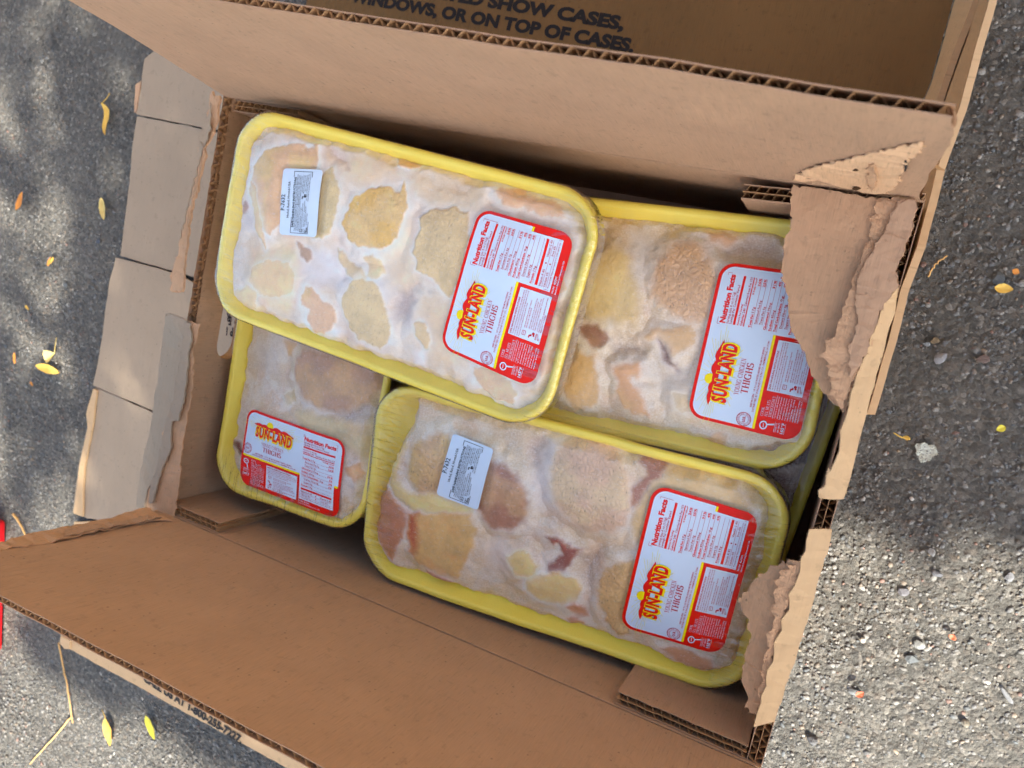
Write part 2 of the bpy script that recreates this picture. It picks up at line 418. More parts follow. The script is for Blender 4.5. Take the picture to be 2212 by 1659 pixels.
agg = scatter_stones("aggregate", xy, r); tag(agg, "grey stone chips standing proud of the worn asphalt", "aggregate", kind="stuff")

# ------------------------------------------------------------------ corrugated board
def board(mb, fn, ls, lt, th=0.0042, pitch=0.0068, ns=40, nt_=14, flute='t', m_in=0, m_out=0, m_med=1, e0=None, e1=None, g0=None, g1=None,
          liners=(True, True), medium=True, double=False):
    """corrugated sheet. fn(s, t, w) -> point (arrays); s in 0..ls, t in 0..lt, w in 0..th (0 = inner liner).
    the medium's waves run along s (flute == 't': open flutes show at the t edges) or along t."""
    def dom(s, t):          # ragged edges
        a = 0 if e0 is None else e0(t); b = ls if e1 is None else e1(t)
        s2 = a + (b - a) * (s / ls)
        c = 0 if g0 is None else g0(s2); d = lt if g1 is None else g1(s2)
        return s2, c + (d - c) * (t / lt)
    def sheet(w0, w1, m):
        S, T = np.meshgrid(np.linspace(0, ls, ns), np.linspace(0, lt, nt_), indexing='ij')
        S2, T2 = dom(S, T); U = np.stack([S2, T2], -1)
        A = fn(S2, T2, np.full_like(S2, w0)); B = fn(S2, T2, np.full_like(S2, w1))
        mb.grid(A, U, m); mb.grid(B, U, m, flip=True)
        for X_, Y_, u in ((A[:, 0], B[:, 0], U[:, 0]), (A[:, -1], B[:, -1], U[:, -1]), (A[0], B[0], U[0]), (A[-1], B[-1], U[-1])):
            mb.grid(np.stack([X_, Y_], 1), np.stack([u, u], 1), m)
    lk = 0.00042
    if liners[0]: sheet(0.0, lk, m_in)
    if liners[1]: sheet(th - lk, th, m_out)
    layers = [(lk, th - lk)] if not double else [(lk, th * .5 - lk * .4), (th * .5 + lk * .4, th - lk)]
    if double: sheet(th * .5 - lk * .4, th * .5 + lk * .4, m_med)
    if medium:
        for k, (wa, wb) in enumerate(layers):
            run = ls if flute == 't' else lt
            n = int(run / pitch * 10) + 2
            q = np.linspace(0, run, n); ph = 2 * np.pi * q / pitch + k * 1.9
            jitter = 0.9 * (vnoise(q * 120, q * 0 + k, 5) - .5)
            w = (wa + wb) / 2 + (wb - wa) / 2 * 0.97 * np.clip(np.sin(ph + jitter) * 1.2, -1, 1)
            o = np.linspace(0, lt if flute == 't' else ls, 3 if g1 is None and e1 is None else 6)
            Q, O = np.meshgrid(q, o, indexing='ij'); W = np.repeat(w[:, None], len(o), 1)
            S, T = (Q, O) if flute == 't' else (O, Q)
            S2, T2 = dom(S, T)
            mb.grid(fn(S2, T2, W), np.stack([S2, T2], -1), m_med)

def rag(seed, amp, freq, base=0.0):
    return lambda q: base + (fbm(np.asarray(q) * freq, np.asarray(q) * 0 + seed, seed, 5) - .5) * 2 * amp

def poly_refine(P, rough, step, seed):
    """densify a closed outline and make it ragged"""
    P = [np.asarray(p, float) for p in P]; out = []
    rg = np.random.default_rng(seed); n = len(P)
    for i in range(n):
        a, b = P[i], P[(i + 1) % n]; l = np.linalg.norm(b - a); k = max(1, int(l / step))
        for j in range(k):
            p = a + (b - a) * (j / k)
            if j: p = p + rg.normal(0, rough, 3) * np.array([1, 1, .3])
            out.append(p)
    return out
def ragged_sheet(name, P, mat, parent, th=0.0009, rough=0.0008, step=0.004, lump=0.001, seed=1, cuts=2, freq=90, fibre=.0016):
    """thin torn paper: outline P (3D points), filled, bumped and given thickness"""
    P = poly_refine(P, rough, step, seed)
    bm = bmesh.new()
    vs = [bm.verts.new(p) for p in P]
    es = [bm.edges.new((vs[i], vs[(i + 1) % len(vs)])) for i in range(len(vs))]
    C = np.mean(P, 0)
    nrm = np.zeros(3)
    for i in range(len(P)): nrm += np.cross(P[i] - C, P[(i + 1) % len(P)] - C)
    nrm /= np.linalg.norm(nrm)
    if nrm[2] < -1e-3 or (abs(nrm[2]) < .2 and nrm @ (CAM - C) < 0): nrm = -nrm
    bmesh.ops.triangle_fill(bm, edges=es, use_beauty=True, normal=Vector(nrm))
    inner = [e for e in bm.edges if not e.is_boundary]
    for _ in range(cuts):
        bmesh.ops.subdivide_edges(bm, edges=[e for e in bm.edges if not e.is_boundary and e.calc_length() > step * .9], cuts=1)
        bmesh.ops.triangulate(bm, faces=[f for f in bm.faces if len(f.verts) > 3])
        bmesh.ops.beautify_fill(bm, faces=bm.faces[:], edges=[e for e in bm.edges if not e.is_boundary])
    bm.verts.index_update()
    V = np.array([v.co[:] for v in bm.verts]); F = [[v.index for v in f.verts] for f in bm.faces]
    # orient
    if len(F):
        f = F[0]; fn_ = np.cross(V[f[1]] - V[f[0]], V[f[2]] - V[f[0]])
        tot = sum(np.cross(V[f[1]] - V[f[0]], V[f[2]] - V[f[0]]) @ nrm for f in F)
        if tot < 0: F = [f[::-1] for f in F]
    bedge = [(e.verts[0].index, e.verts[1].index) for e in bm.edges if e.is_boundary]
    bm.free()
    e1 = np.array([1.0, 0, 0]) if abs(nrm[0]) < .8 else np.array([0, 1.0, 0]); e1 = e1 - nrm * (e1 @ nrm); e1 /= np.linalg.norm(e1); e2 = np.cross(nrm, e1)
    u = V @ e1; v = V @ e2
    h = (fbm(u * freq, v * freq, seed, 4) - .5) * 2 * lump + (fbm(u * freq * 5, v * freq * 5, seed + 9, 3) - .5) * lump * .6
    V = V + nrm * h[:, None]
    n = len(V)
    V2 = np.concatenate([V, V - nrm * th]); F2 = F + [[i + n for i in f[::-1]] for f in F]
    F2 += [[a, b, b + n, a + n] for a, b in bedge]
    off = np.asarray(parent.location) if parent is not None else 0
    u = np.r_[u, u]; v = np.r_[v, v]
    if fibre:
        rg = np.random.default_rng(seed + 77); ex = []; ef = []; k = len(V2)
        for a, b in bedge:
            d = V[b] - V[a]; ln = np.linalg.norm(d)
            for _ in range(max(1, int(ln / .0011))):
                p = V[a] + d * rg.uniform(); o = np.cross(d / (ln + 1e-12), nrm); o = o * rg.choice([-1, 1]) + nrm * rg.normal(0, .5) + d / (ln + 1e-12) * rg.normal(0, .7); o /= np.linalg.norm(o)
                l_ = fibre * rg.uniform(.3, 1.3); w_ = .00012 * d / (ln + 1e-12)
                ex += [p - w_ * 1.2, p + w_ * 1.2, p + o * l_ + nrm * l_ * rg.normal(0, .3)]; ef.append([k, k + 1, k + 2]); k += 3
        ex = np.array(ex); V2 = np.concatenate([V2, ex]); F2 += ef; u = np.r_[u, ex @ e1]; v = np.r_[v, ex @ e2]
    return mesh_obj(name, V2 - off, F2, mat, parent, smooth=False, uv=np.column_stack([u, v]))

# ------------------------------------------------------------------ text
_tcache = {}
def text_geo(s, bold=0.0, res=3):
    """unit-size lettering: verts (x,y), triangles, width"""
    k = (s, round(bold, 4), res)
    if k not in _tcache:
        cu = bpy.data.curves.new("t", 'FONT'); cu.body = s; cu.size = 1.0; cu.resolution_u = res; cu.offset = bold; cu.space_character = 1.14 if bold > .03 and 'LAND' in s else 1.0; cu.fill_mode = 'FRONT'
        o = bpy.data.objects.new("t", cu); COL.objects.link(o)
        me = bpy.data.meshes.new_from_object(o)
        V = np.array([v.co[:2] for v in me.vertices]).reshape(-1, 2); F = [list(p.vertices) for p in me.polygons]
        if len(V):
            f = F[0]
        bpy.data.objects.remove(o); bpy.data.curves.remove(cu); bpy.data.meshes.remove(me)
        _tcache[k] = (V, F)
    return _tcache[k]
def cap_text(s, x, y, h, width=None, bold=0.0, res=3, align='l', fn=None):
    """lettering with cap height h at (x, y) baseline; width squeezes it. returns V2, F"""
    V, F = text_geo(s, bold, res)
    if not len(V): return np.zeros((0, 2)), []
    ref = text_geo('H', bold, res)[0]; cap = ref[:, 1].max()
    V = V.copy(); V[:, 0] -= V[:, 0].min()
    sc = h / cap; wn_ = V[:, 0].max() * sc
    sx = sc if width is None else width / V[:, 0].max()
    P = np.column_stack([V[:, 0] * sx, V[:, 1] * sc])
    w = P[:, 0].max()
    P[:, 0] += x - (w if align == 'r' else w / 2 if align == 'c' else 0); P[:, 1] += y
    if fn is not None: P = fn(P)
    return P, F
def fix_up(V3, F, n):
    """turn triangles so that they face along n"""
    out = []
    for f in F:
        a, b, c = V3[f[0]], V3[f[1]], V3[f[2]]
        out.append(list(f) if np.cross(b - a, c - a) @ n > 0 else list(f)[::-1])
    return out

# ------------------------------------------------------------------ the box
XL, XR = -0.4355, 0.0115
YT, YB = 0.0808, -0.2345
TH = 0.0040
FL = 0.1606                      # flap length, half the width of the box
box = empty("cardboard_box", ((XL + XR) / 2, (YT + YB) / 2, 0.012))
tag(box, "open brown corrugated box holding the chicken trays, long flaps standing up", "box")
BM2 = [M_KRAFT, M_FLUTE]
# long walls
def wall_long(y, sgn, name):
    b_ = MB()
    xl, xr = XL - .008, XR + .008
    f = lambda s, t, w: np.stack([xl + s, y + sgn * w + 0 * s, 0.013 + t], -1)
    board(b_, f, xr - xl, HB - 0.0145, ns=24, nt_=8, th=TH)
    return b_.build(name, BM2, box)
wall_long(YT, 1, "wall"); wall_long(YB, -1, "wall")
# long flaps, standing almost upright, slightly bowed
def flap_long(y, sgn, lean, bow, name, e0, e1, g1, twist=0.0):
    b_ = MB(); xl, xr = XL - .006, XR + .006
    Ls = xr - xl
    def f(s, t, w):
        a = lean + twist * (s / Ls - .5)
        bw = bow * np.sin(np.clip(t / FL, 0, 1) * np.pi * .9) + 0.004 * (fbm(s * 9, t * 9, 4) - .5) * (t / FL)
        # soft crease at the hinge
        out = np.sin(a) * t + bw; upz = np.cos(a) * t
        return np.stack([xl + s, y + sgn * (out + np.cos(a) * w), HB + upz - np.sin(a) * w * 1.0], -1)
    board(b_, f, Ls, FL, ns=64, nt_=22, th=TH, e0=e0, e1=e1, g1=g1)
    return b_.build(name, BM2, box), f
r1 = rag(21, .0022, 60); r2 = rag(22, .0035, 50); r3 = rag(23, .0008, 30, FL); r4 = rag(24, .0008, 30, FL)
Lx = XR - XL + .012
fl_top, f_top = flap_long(YT, 1, math.radians(2.6), 0.002, "flap", lambda t: r1(t) * .4, lambda t: Lx - .001 - 0.0035 * sstep(.13, .16, t) ** 2 + r2(t) * .5, r3, twist=math.radians(-8.0))
fl_bot, f_bot = flap_long(YB, -1, math.radians(-1.3), 0.002, "flap", lambda t: r2(t + 3) * .7, lambda t: Lx + 0 * t, r4)
# short walls: double board with open flutes along the torn rim
def wall_right():
    b_ = MB()
    f = lambda s, t, w: np.stack([XR + w + 0 * s, YB - .002 + s, 0.013 + t], -1)
    g = rag(31, .0015, 120, HB - .0165)
    board(b_, f, YT - YB + .004, HB - .0165, th=.0085, ns=50, nt_=8, double=True, pitch=.0072, g1=g)
    return b_.build("wall", BM2, box)
wall_right()
def wall_left():
    # inner liner pierced by the hand hole
    b_ = MB()
    z0, z1 = 0.013, HB - .0015
    y0, y1 = YB - .002, YT + .002
    hc = atX(*ZH(520, 420), XL); hb = atX(*ZH(520, 1420), XL)
    hy0 = hb[1]; hz = (atX(*ZH(380, 1100), XL)[2] + atX(*ZH(700, 900), XL)[2]) / 2
    hh = 0.0125; hl = 0.078; hy1 = hy0 + hl
    loop = []
    for k in range(25):
        a = -math.pi / 2 - math.pi * k / 24; loop.append((hy0 + hh + hh * math.cos(a), hz - hh * math.sin(-a) if False else hz + hh * math.sin(a)))
    for k in range(25):
        a = math.pi / 2 - math.pi * k / 24; loop.append((hy1 - hh + hh * math.cos(a), hz + hh * math.sin(a)))
    for xx, m in ((XL, 0), (XL - .0004, 0), (XL - .0085, 0), (XL - .0089, 0)):
        bm = bmesh.new()
        top = [(y0 + (y1 - y0) * i / 60, z1 + (fbm(np.array([i * .6]), np.array([1.0]), 41)[0] - .5) * .002) for i in range(61)]
        o = [(y0, z0), (y1, z0)] + top[::-1]
        vo = [bm.verts.new((xx, p[0], p[1])) for p in o]; vh = [bm.verts.new((xx, p[0], p[1])) for p in loop]
        es = [bm.edges.new((vo[i], vo[(i + 1) % len(vo)])) for i in range(len(vo))] + [bm.edges.new((vh[i], vh[(i + 1) % len(vh)])) for i in range(len(vh))]
        bmesh.ops.triangle_fill(bm, edges=es, use_beauty=True, normal=Vector((1, 0, 0)))
        bm.verts.index_update()
        V = np.array([v.co[:] for v in bm.verts]); F = [[v.index for v in f.verts] for f in bm.faces]; bm.free()
        b_.add(V, F, V[:, 1:], m)
    # inside of the hand hole
    lp = np.array(loop + loop[:1])
    b_.grid(np.stack([np.column_stack([np.full(len(lp), XL), lp]), np.column_stack([np.full(len(lp), XL - .0089), lp])], 1), np.stack([lp, lp], 1), 1)
    # open flutes along the rim
    for k, (wa, wb) in enumerate(((-.0005, -.0042), (-.0046, -.0084))):
        q = np.linspace(y0, y1, 900); w = (wa + wb) / 2 + (wb - wa) / 2 * np.clip(np.sin(q / .0066 * 6.283 + k * 2 + 2 * vnoise(q * 90, q * 0, 8)) * 1.3, -1, 1)
        zt = HB - .002 + (vnoise(q * 500, q * 0, 3 + k) - .5) * .003
        b_.grid(np.stack([np.column_stack([XL + w, q, zt]), np.column_stack([XL + w, q, zt - .011])], 1), np.stack([np.column_stack([q, zt]), np.column_stack([q, zt - .011])], 1), 1)
    q = np.linspace(y0, y1, 200)
    b_.grid(np.stack([np.column_stack([q * 0 + XL - .0044, q, q * 0 + HB - .0025 + (vnoise(q * 400, q * 0, 5) - .5) * .003]), np.column_stack([q * 0 + XL - .0044, q, q * 0 + HB - .013])], 1), np.zeros((200, 2, 2)) + np.stack([np.column_stack([q, q * 0]), np.column_stack([q, q * 0 + .03])], 1), 1)
    return b_.build("wall", BM2, box), (hy0, hy1, hz)
wl_, HOLE = wall_left()
# bottom of the box
b_ = MB(); f = lambda s, t, w: np.stack([XL + s, YB + t, 0.0125 + w], -1)
board(b_, f, XR - XL, YT - YB, th=.003, ns=4, nt_=4, medium=False); b_.build("base", BM2, box)
# corner flaps folded in along the long walls (double board, flutes open at the top)
def corner_flap(xa, xb, y, sgn, depth, name="corner_flap", th=.0078, zt=HB - .003, free=None, tilt=0.0):
    b_ = MB(); a, b = min(xa, xb), max(xa, xb)
    f = lambda s, t, w: np.stack([a + s, y + sgn * (w + tilt * (depth - t) * 0 + 0 * s) + sgn * tilt * (s if xa < xb else (b - a) - s), zt - depth + t], -1)
    rg = rag(int(abs(xa * 1000)) + 3, .0009, 200, depth)
    board(b_, f, b - a, depth, th=th, ns=30, nt_=6, double=True, pitch=.0052, g1=rg)
    return b_.build(name, BM2, box)
corner_flap(XL + .001, at(*(640, 240), HB)[0], YT - .0006, -1, .13)
corner_flap(XR - .001, at(*(1610, 382), HB)[0], YT - .0006, -1, .13, tilt=0.05)
corner_flap(XL + .001, at(*(463, 1160), HB)[0], YB + .0006, 1, .13)
corner_flap(XR - .001, at(*(1317, 1556), HB)[0], YB + .0006, 1, .13)

# ---- torn pieces on the right-hand wall
def up(fr, pts, z):
    out = []
    for p in pts:
        zz = p[2] if len(p) > 2 else z
        out.append(at(*fr(p[0], p[1]), zz))
    return out
z_r = HB
def level(pts3, fr):
    # the torn sheet is stiff board: bring its outline onto one sloping plane
    A = np.array([at(*fr(x, y), z) for x, y, z in pts3]); G_ = np.column_stack([np.ones(len(A)), A[:, :2]])
    c = np.linalg.lstsq(G_, A[:, 2], rcond=None)[0]
    return [at(*fr(x, y), float(g_ @ c)) for (x, y, z), g_ in zip(pts3, G_)]
PL1 = [(415, 160, .002), (620, 195, .002), (830, 235, .002), (1030, 225, .002), (1030, 300, .001), (1000, 420, 0), (925, 600, 0), (940, 680, 0), (870, 760, 0), (820, 900, 0), (760, 1050, -.001), (700, 1150, -.001), (720, 1200, -.001), (690, 1240, -.002), (660, 1310, -.003), (600, 1250, -.006), (500, 1110, -.008), (470, 1000, -.009), (400, 880, -.010), (375, 700, -.011), (350, 600, -.011), (360, 480, -.010), (400, 390, -.008), (400, 200, -.002)]
ragged_sheet("torn_flap", level([(x, y, z_r + .003 + z) for x, y, z in PL1], Z9), M_TORN, box, th=.0007, rough=.0006, step=.0022, lump=.0004, seed=3, cuts=5)
PL2 = [(835, 240), (1025, 235), (1025, 300), (1000, 420), (925, 600), (938, 680), (868, 760), (818, 900), (758, 1050), (705, 1150), (700, 1200), (655, 1290), (600, 1200), (600, 1130), (560, 1010), (575, 950), (620, 930), (640, 850), (660, 780), (700, 690), (720, 620), (760, 520), (800, 400)]
ragged_sheet("torn_ply", up(Z9, [(x, y, z_r + .0052) for x, y in PL2], 0), M_TORN, box, th=.0006, rough=.0009, step=.0018, lump=.0008, seed=5, freq=160, cuts=4)
PL3 = [(935, 245), (1025, 240), (1026, 300), (1000, 420), (925, 600), (938, 680), (868, 760), (818, 900), (758, 1050), (712, 1150), (700, 1110), (690, 1000), (715, 930), (738, 840), (728, 740), (735, 640), (780, 540), (850, 430), (900, 330)]
ragged_sheet("torn_ply", up(Z9, [(x, y, z_r + .0072) for x, y in PL3], 0), M_KRAFT, box, th=.0007, rough=.0006, step=.002, lump=.0006, seed=6, cuts=4)
# pale outer liner curled over the rim
def liner_strip(inner, outer, zi, zo, seed, name="torn_liner"):
    pts = [at(*p, zi) for p in inner] + [at(*p, zo) for p in outer[::-1]]
    return ragged_sheet(name, pts, M_KRAFT_TAN, box, th=.0008, rough=.0003, step=.004, lump=.0004, seed=seed)
liner_strip([Z9(940, 680), Z9(870, 760), Z9(820, 900), Z9(760, 1050), Z9(720, 1170), Z9(690, 1290), Z9(650, 1400), Z9(645, 1500), Z9(600, 1600), (1790, 1010), (1783, 1050), (1768, 1060), (1771, 1076)],
            [(1942, 620), (1928, 690), (1914, 735), (1893, 812), (1872, 892), (1852, 970), (1833, 1045), (1822, 1078)], HB + .006, HB + .001, 11)
liner_strip([ZB(1310, 272), ZB(1292, 340), ZB(1290, 400), ZB(1262, 440), ZB(1255, 520), ZB(1225, 600), ZB(1190, 650), ZB(1192, 740), ZB(1145, 800), ZB(1150, 860), ZB(1105, 930), ZB(1100, 1040), ZB(1065, 1090), ZB(1060, 1180), ZB(1030, 1240), ZB(1010, 1330), ZB(985, 1420)],
            [ZB(1442, 272), ZB(1420, 400), ZB(1370, 540), ZB(1310, 760), ZB(1250, 950), ZB(1200, 1100), ZB(1160, 1230), ZB(1105, 1390)], HB + .006, HB + .001, 12)
PL4 = [(1270, 440, .004), (1170, 480, .001), (1080, 480, -.002), (1060, 520, -.003), (990, 560, -.005), (960, 610, -.006), (920, 640, -.007), (895, 690, -.008), (920, 760, -.007), (960, 800, -.006), (970, 900, -.005), (930, 1000, -.006), (920, 1080, -.006), (925, 1180, -.005), (950, 1240, -.004), (930, 1310, -.004), (990, 1340, -.002), (1010, 1360, 0), (1040, 1250, .003), (1080, 1100, .004), (1110, 980, .004), (1140, 860, .004), (1180, 730, .004), (1225, 600, .004), (1255, 500, .004)]
ragged_sheet("torn_flap", level([(x, y, z_r + z) for x, y, z in PL4], ZB), M_TORN, box, th=.0007, rough=.0009, step=.002, lump=.0007, seed=14, cuts=4)
PL5 = [(1255, 470), (1130, 520), (1110, 620), (1085, 740), (1100, 800), (1065, 900), (1060, 980), (1020, 1100), (1010, 1200), (1000, 1330), (1035, 1250), (1075, 1100), (1110, 970), (1145, 850), (1185, 730), (1225, 600)]
ragged_sheet("torn_ply", up(ZB, [(x, y, z_r + .0045) for x, y in PL5], 0), M_TORN, box, th=.0006, rough=.001, step=.0018, lump=.0014, seed=15, freq=170, cuts=4)
# fibres left where the outer liner tore off the standing flap
def on_flap(px, py, w):
    p = atY(px, py, YT)
    for _ in range(3):
        t = max(0.0, p[2] - HB); s_ = p[0] - (XL - .006); q_ = f_top(np.array([s_]), np.array([t]), np.array([0.0]))[0]; p = atY(px, py, q_[1] - w)
    return p
PT = [(715, 1180), (720, 1140), (850, 1080), (1000, 1050), (1230, 1000), (1430, 945), (1560, 930), (1540, 1000), (1470, 1030), (1430, 1110), (1365, 1225), (1330, 1262), (1200, 1258), (1000, 1222), (830, 1200)]
ragged_sheet("torn_liner", [on_flap(*Z8(x, y), .0006) for x, y in PT], M_TORN_PALE, box, th=.0005, rough=.0006, step=.002, lump=.0003, seed=17, cuts=4)
for k, (x, y, w, h) in enumerate(((1110, 1112, 18, 9), (1112, 1232, 26, 10), (1436, 1085, 12, 34))):
    P = [on_flap(*Z8(x + w * math.cos(a) * (1 + .3 * math.sin(3 * a + k)), y + h * math.sin(a)), .0013) for a in np.linspace(0, 6.28, 10)[:-1]]
    ragged_sheet("tear_hole", P, M_INK_GREY if k == 2 else flat_mat("torn_dark", (74, 52, 34), .95, .1), box, th=.0004, rough=.0003, step=.003, lump=.0002, seed=40 + k, cuts=1)
# crumpled ridge of the torn hinge
PR = [(1190, 1085), (1225, 1080), (1245, 1150), (1240, 1220), (1215, 1255), (1190, 1200)]
ragged_sheet("torn_ply", [on_flap(*Z8(x, y), .0022) for x, y in PR], M_TORN, box, th=.002, rough=.0005, step=.003, lump=.0012, seed=19)

# ---- torn pieces on the left-hand wall
S1 = [(985, 205, 0), (1000, 200, 0), (1110, 245, 0), (1088, 400, 0), (1068, 480, 0), (1052, 560, 0), (1032, 700, 0), (988, 850, 0), (962, 960, 0), (942, 1080, 0), (926, 1150, 0), (872, 1250, 0), (850, 1362, 0), (805, 1345, -.012), (815, 1250, -.014), (830, 1150, -.014), (850, 1060, -.014), (890, 900, -.014), (915, 720, -.014), (940, 560, -.014), (960, 400, -.014), (975, 290, -.014)]
ragged_sheet("flap_stub", up(Z6, [(x, y, HB + .0045 + z) for x, y, z in S1], 0), M_KRAFT_GREY, box, th=.0016, rough=.0003, step=.004, lump=.0004, seed=23)
S2 = [(1105, 243, .0), (1190, 265, -.001), (1175, 330, -.001), (1145, 420, -.001), (1152, 500, -.001), (1146, 600, -.002), (1132, 720, -.002), (1110, 850, -.002), (1086, 950, -.002), (1076, 1050, -.002), (1070, 1150, -.002), (1052, 1300, -.003), (1025, 1435, -.004), (895, 1375, -.001), (850, 1362, 0), (872, 1250, 0), (926, 1150, 0), (942, 1080, 0), (962, 960, 0), (988, 850, 0), (1032, 700, 0), (1052, 560, 0), (1068, 480, 0), (1088, 400, 0)]
ragged_sheet("torn_ply", up(Z6, [(x, y, HB + .0032 + z) for x, y, z in S2], 0), M_TORN, box, th=.0012, rough=.0006, step=.003, lump=.0008, seed=24)
S3 = [(1095, 250), (1130, 262), (1135, 340), (1118, 430), (1115, 520), (1100, 640), (1095, 690), (1060, 840), (1020, 845), (1015, 930), (1000, 1040), (960, 1130), (930, 1230), (905, 1330), (885, 1330), (890, 1230), (935, 1090), (960, 960), (985, 850), (1030, 700), (1050, 560), (1070, 450), (1085, 360)]
ragged_sheet("torn_ply", up(Z6, [(x, y, HB + .0055) for x, y in S3], 0), M_KRAFT_GREY, box, th=.0014, rough=.0006, step=.0028, lump=.0006, seed=25)
S4 = [(1155, 495, 0), (1192, 520, 0), (1188, 600, 0), (1160, 720, 0), (1118, 790, 0), (1100, 900, 0), (1062, 1050, 0), (1030, 1200, 0), (1005, 1420, 0), (990, 1590, 0), (925, 1580, -.01), (940, 1480, -.012), (960, 1400, -.012), (985, 1280, -.012), (1015, 1150, -.012), (1050, 1050, -.011), (1075, 900, -.01), (1100, 720, -.008), (1130, 650, -.004), (1140, 560, -.002)]
ragged_sheet("flap_stub", up(Z5, [(x, y, HB + .002 + z) for x, y, z in S4], 0), M_TORN, box, th=.0016, rough=.0007, step=.003, lump=.0007, seed=26)
S5 = [(1145, 560), (1150, 700), (1110, 800), (1085, 760), (1100, 690), (1125, 640)]
ragged_sheet("torn_ply", up(Z5, [(x, y, HB + .0035) for x, y in S5], 0), M_KRAFT_GREY, box, th=.0008, rough=.0006, step=.003, lump=.0007, seed=27)
S6 = [(1085, 745), (1108, 800), (1070, 930), (1040, 1050), (1012, 1160), (985, 1290), (975, 1300), (1005, 1150), (1040, 1040), (1062, 930), (1080, 820)]
ragged_sheet("torn_ply", up(Z5, [(x, y, HB + .0015) for x, y in S6], 0), M_KRAFT_GREY, box, th=.0008, rough=.0006, step=.003, lump=.0007, seed=28)
# torn plies along the short end of the near flap
S7 = [(-300, 1640), (0, 1560), (100, 1530), (200, 1500), (390, 1468), (660, 1418), (700, 1398), (830, 1360), (890, 1355), (905, 1378), (1020, 1435), (985, 1428), (850, 1440), (700, 1470), (400, 1535), (0, 1608), (-300, 1690)]
ragged_sheet("torn_ply", [atY(*Z6(x, y), YB + .0012) for x, y in S7], M_TORN, box, th=.0008, rough=.0006, step=.0035, lump=.0009, seed=31)
S8 = [(390, 1478), (520, 1455), (700, 1440), (850, 1405), (960, 1412), (900, 1425), (700, 1462), (500, 1500), (380, 1520)]
ragged_sheet("torn_ply", [atY(*Z6(x, y), YB + .0026) for x, y in S8], M_KRAFT, box, th=.0008, rough=.0006, step=.003, lump=.0009, seed=32)

# torn pieces belong to the wall or flap they were torn from
_walls = [o for o in box.children if o.name.split('.')[0] == 'wall']; _wl = wl_
_wr = max(_walls, key=lambda o: min(v.co.x for v in o.data.vertices))
for o in list(box.children):
    k = o.name.split('.')[0]
    if k in ('torn_flap', 'torn_ply', 'torn_liner', 'flap_stub', 'tear_hole'):
        c = np.mean([v.co[:] for v in o.data.vertices], 0) + np.asarray(box.location)
        o.parent = fl_bot if c[1] < YB + .008 else fl_top if c[1] > YT - .006 else _wr if c[0] > -.15 else _wl

# ------------------------------------------------------------------ flattened carton underneath
carton = empty("flattened_carton", (-0.2, 0.05, 0.0))
tag(carton, "flattened tan carton spread on the asphalt beneath the open box, black printing", "carton")
CM2 = [M_KRAFT_TAN, M_FLUTE]
ZC0 = 0.0105
def panel(pts, z, mat, seed, name="panel", th=.0032, rough=.00025, lump=.0006):
    return ragged_sheet(name, [at(*p, z) if len(p) == 2 else at(p[0], p[1], p[2]) for p in pts], mat, carton, th=th, rough=rough, step=.008, lump=lump, seed=seed, cuts=2, freq=12, fibre=0)
# slit flaps along its left edge, split by the cuts
def under(px, py): return (px, py)
panel([Z5(785, 320), Z5(775, 390), Z5(768, 480), Z5(741, 622), Z5(1130, 699), (620, 300), (620, 150), (400, 60)], ZC0, M_KRAFT_GREY, 61, "carton_flap")
panel([Z5(746, 632), Z5(722, 780), Z5(702, 1000), Z5(672, 1250), Z5(655, 1394), Z5(960, 1480), (560, 640), (600, 320), Z5(1130, 706)], ZC0 - .0008, M_KRAFT_GREY, 62, "carton_flap")
panel([Z5(632, 1402), Z6(650, 20), Z6(630, 150), Z6(610, 330), Z6(580, 500), Z6(552, 630), Z6(900, 776), (560, 960), (560, 680), Z5(950, 1487)], ZC0 + .0006, M_KRAFT_GREY, 63, "carton_flap")
panel([Z6(568, 642), Z6(545, 830), Z6(512, 900), Z6(470, 1100), Z6(432, 1380), Z6(520, 1420), (560, 1180), (560, 975), Z6(890, 784)], ZC0 - .0006, M_KRAFT_GREY, 64, "carton_flap")
# folded edges of two flaps
panel([Z6(552, 650), Z6(575, 660), Z6(552, 860), Z6(500, 1120), Z6(490, 1410), Z6(436, 1388), Z6(474, 1100), Z6(520, 880), Z6(512, 800)], ZC0 + .002, M_KRAFT_TAN, 65, "folded_edge", th=.002)
panel([Z5(768, 440), Z5(738, 460), Z5(730, 612), Z5(742, 606)], ZC0 - .001, M_KRAFT, 66, "folded_edge", th=.003)
# main sheet under the box and the long near edge strip
panel([Z6(440, 1440), Z6(640, 1440), (600, 1150), (620, 330), (1900, 520), (1700, 1100), (1400, 1400), (1000, 1820), (620, 1659), (128, 1390), (150, 1250)], ZC0 - .0002, M_KRAFT_TAN, 67, "main_panel", lump=.0001)
panel([(128, 1388), (133, 1375), (152, 1383), (150, 1402), (140, 1402)], ZC0 + .002, M_KRAFT_TAN, 68, "folded_edge", th=.002)
panel([(622, 326), (640, 100), (700, -160), (1500, -160), (2062, -10), (2010, 178), (1942, 337), (1900, 516)], ZC0 + .0004, M_KRAFT_SHADE, 69, "printed_panel", lump=.0001)
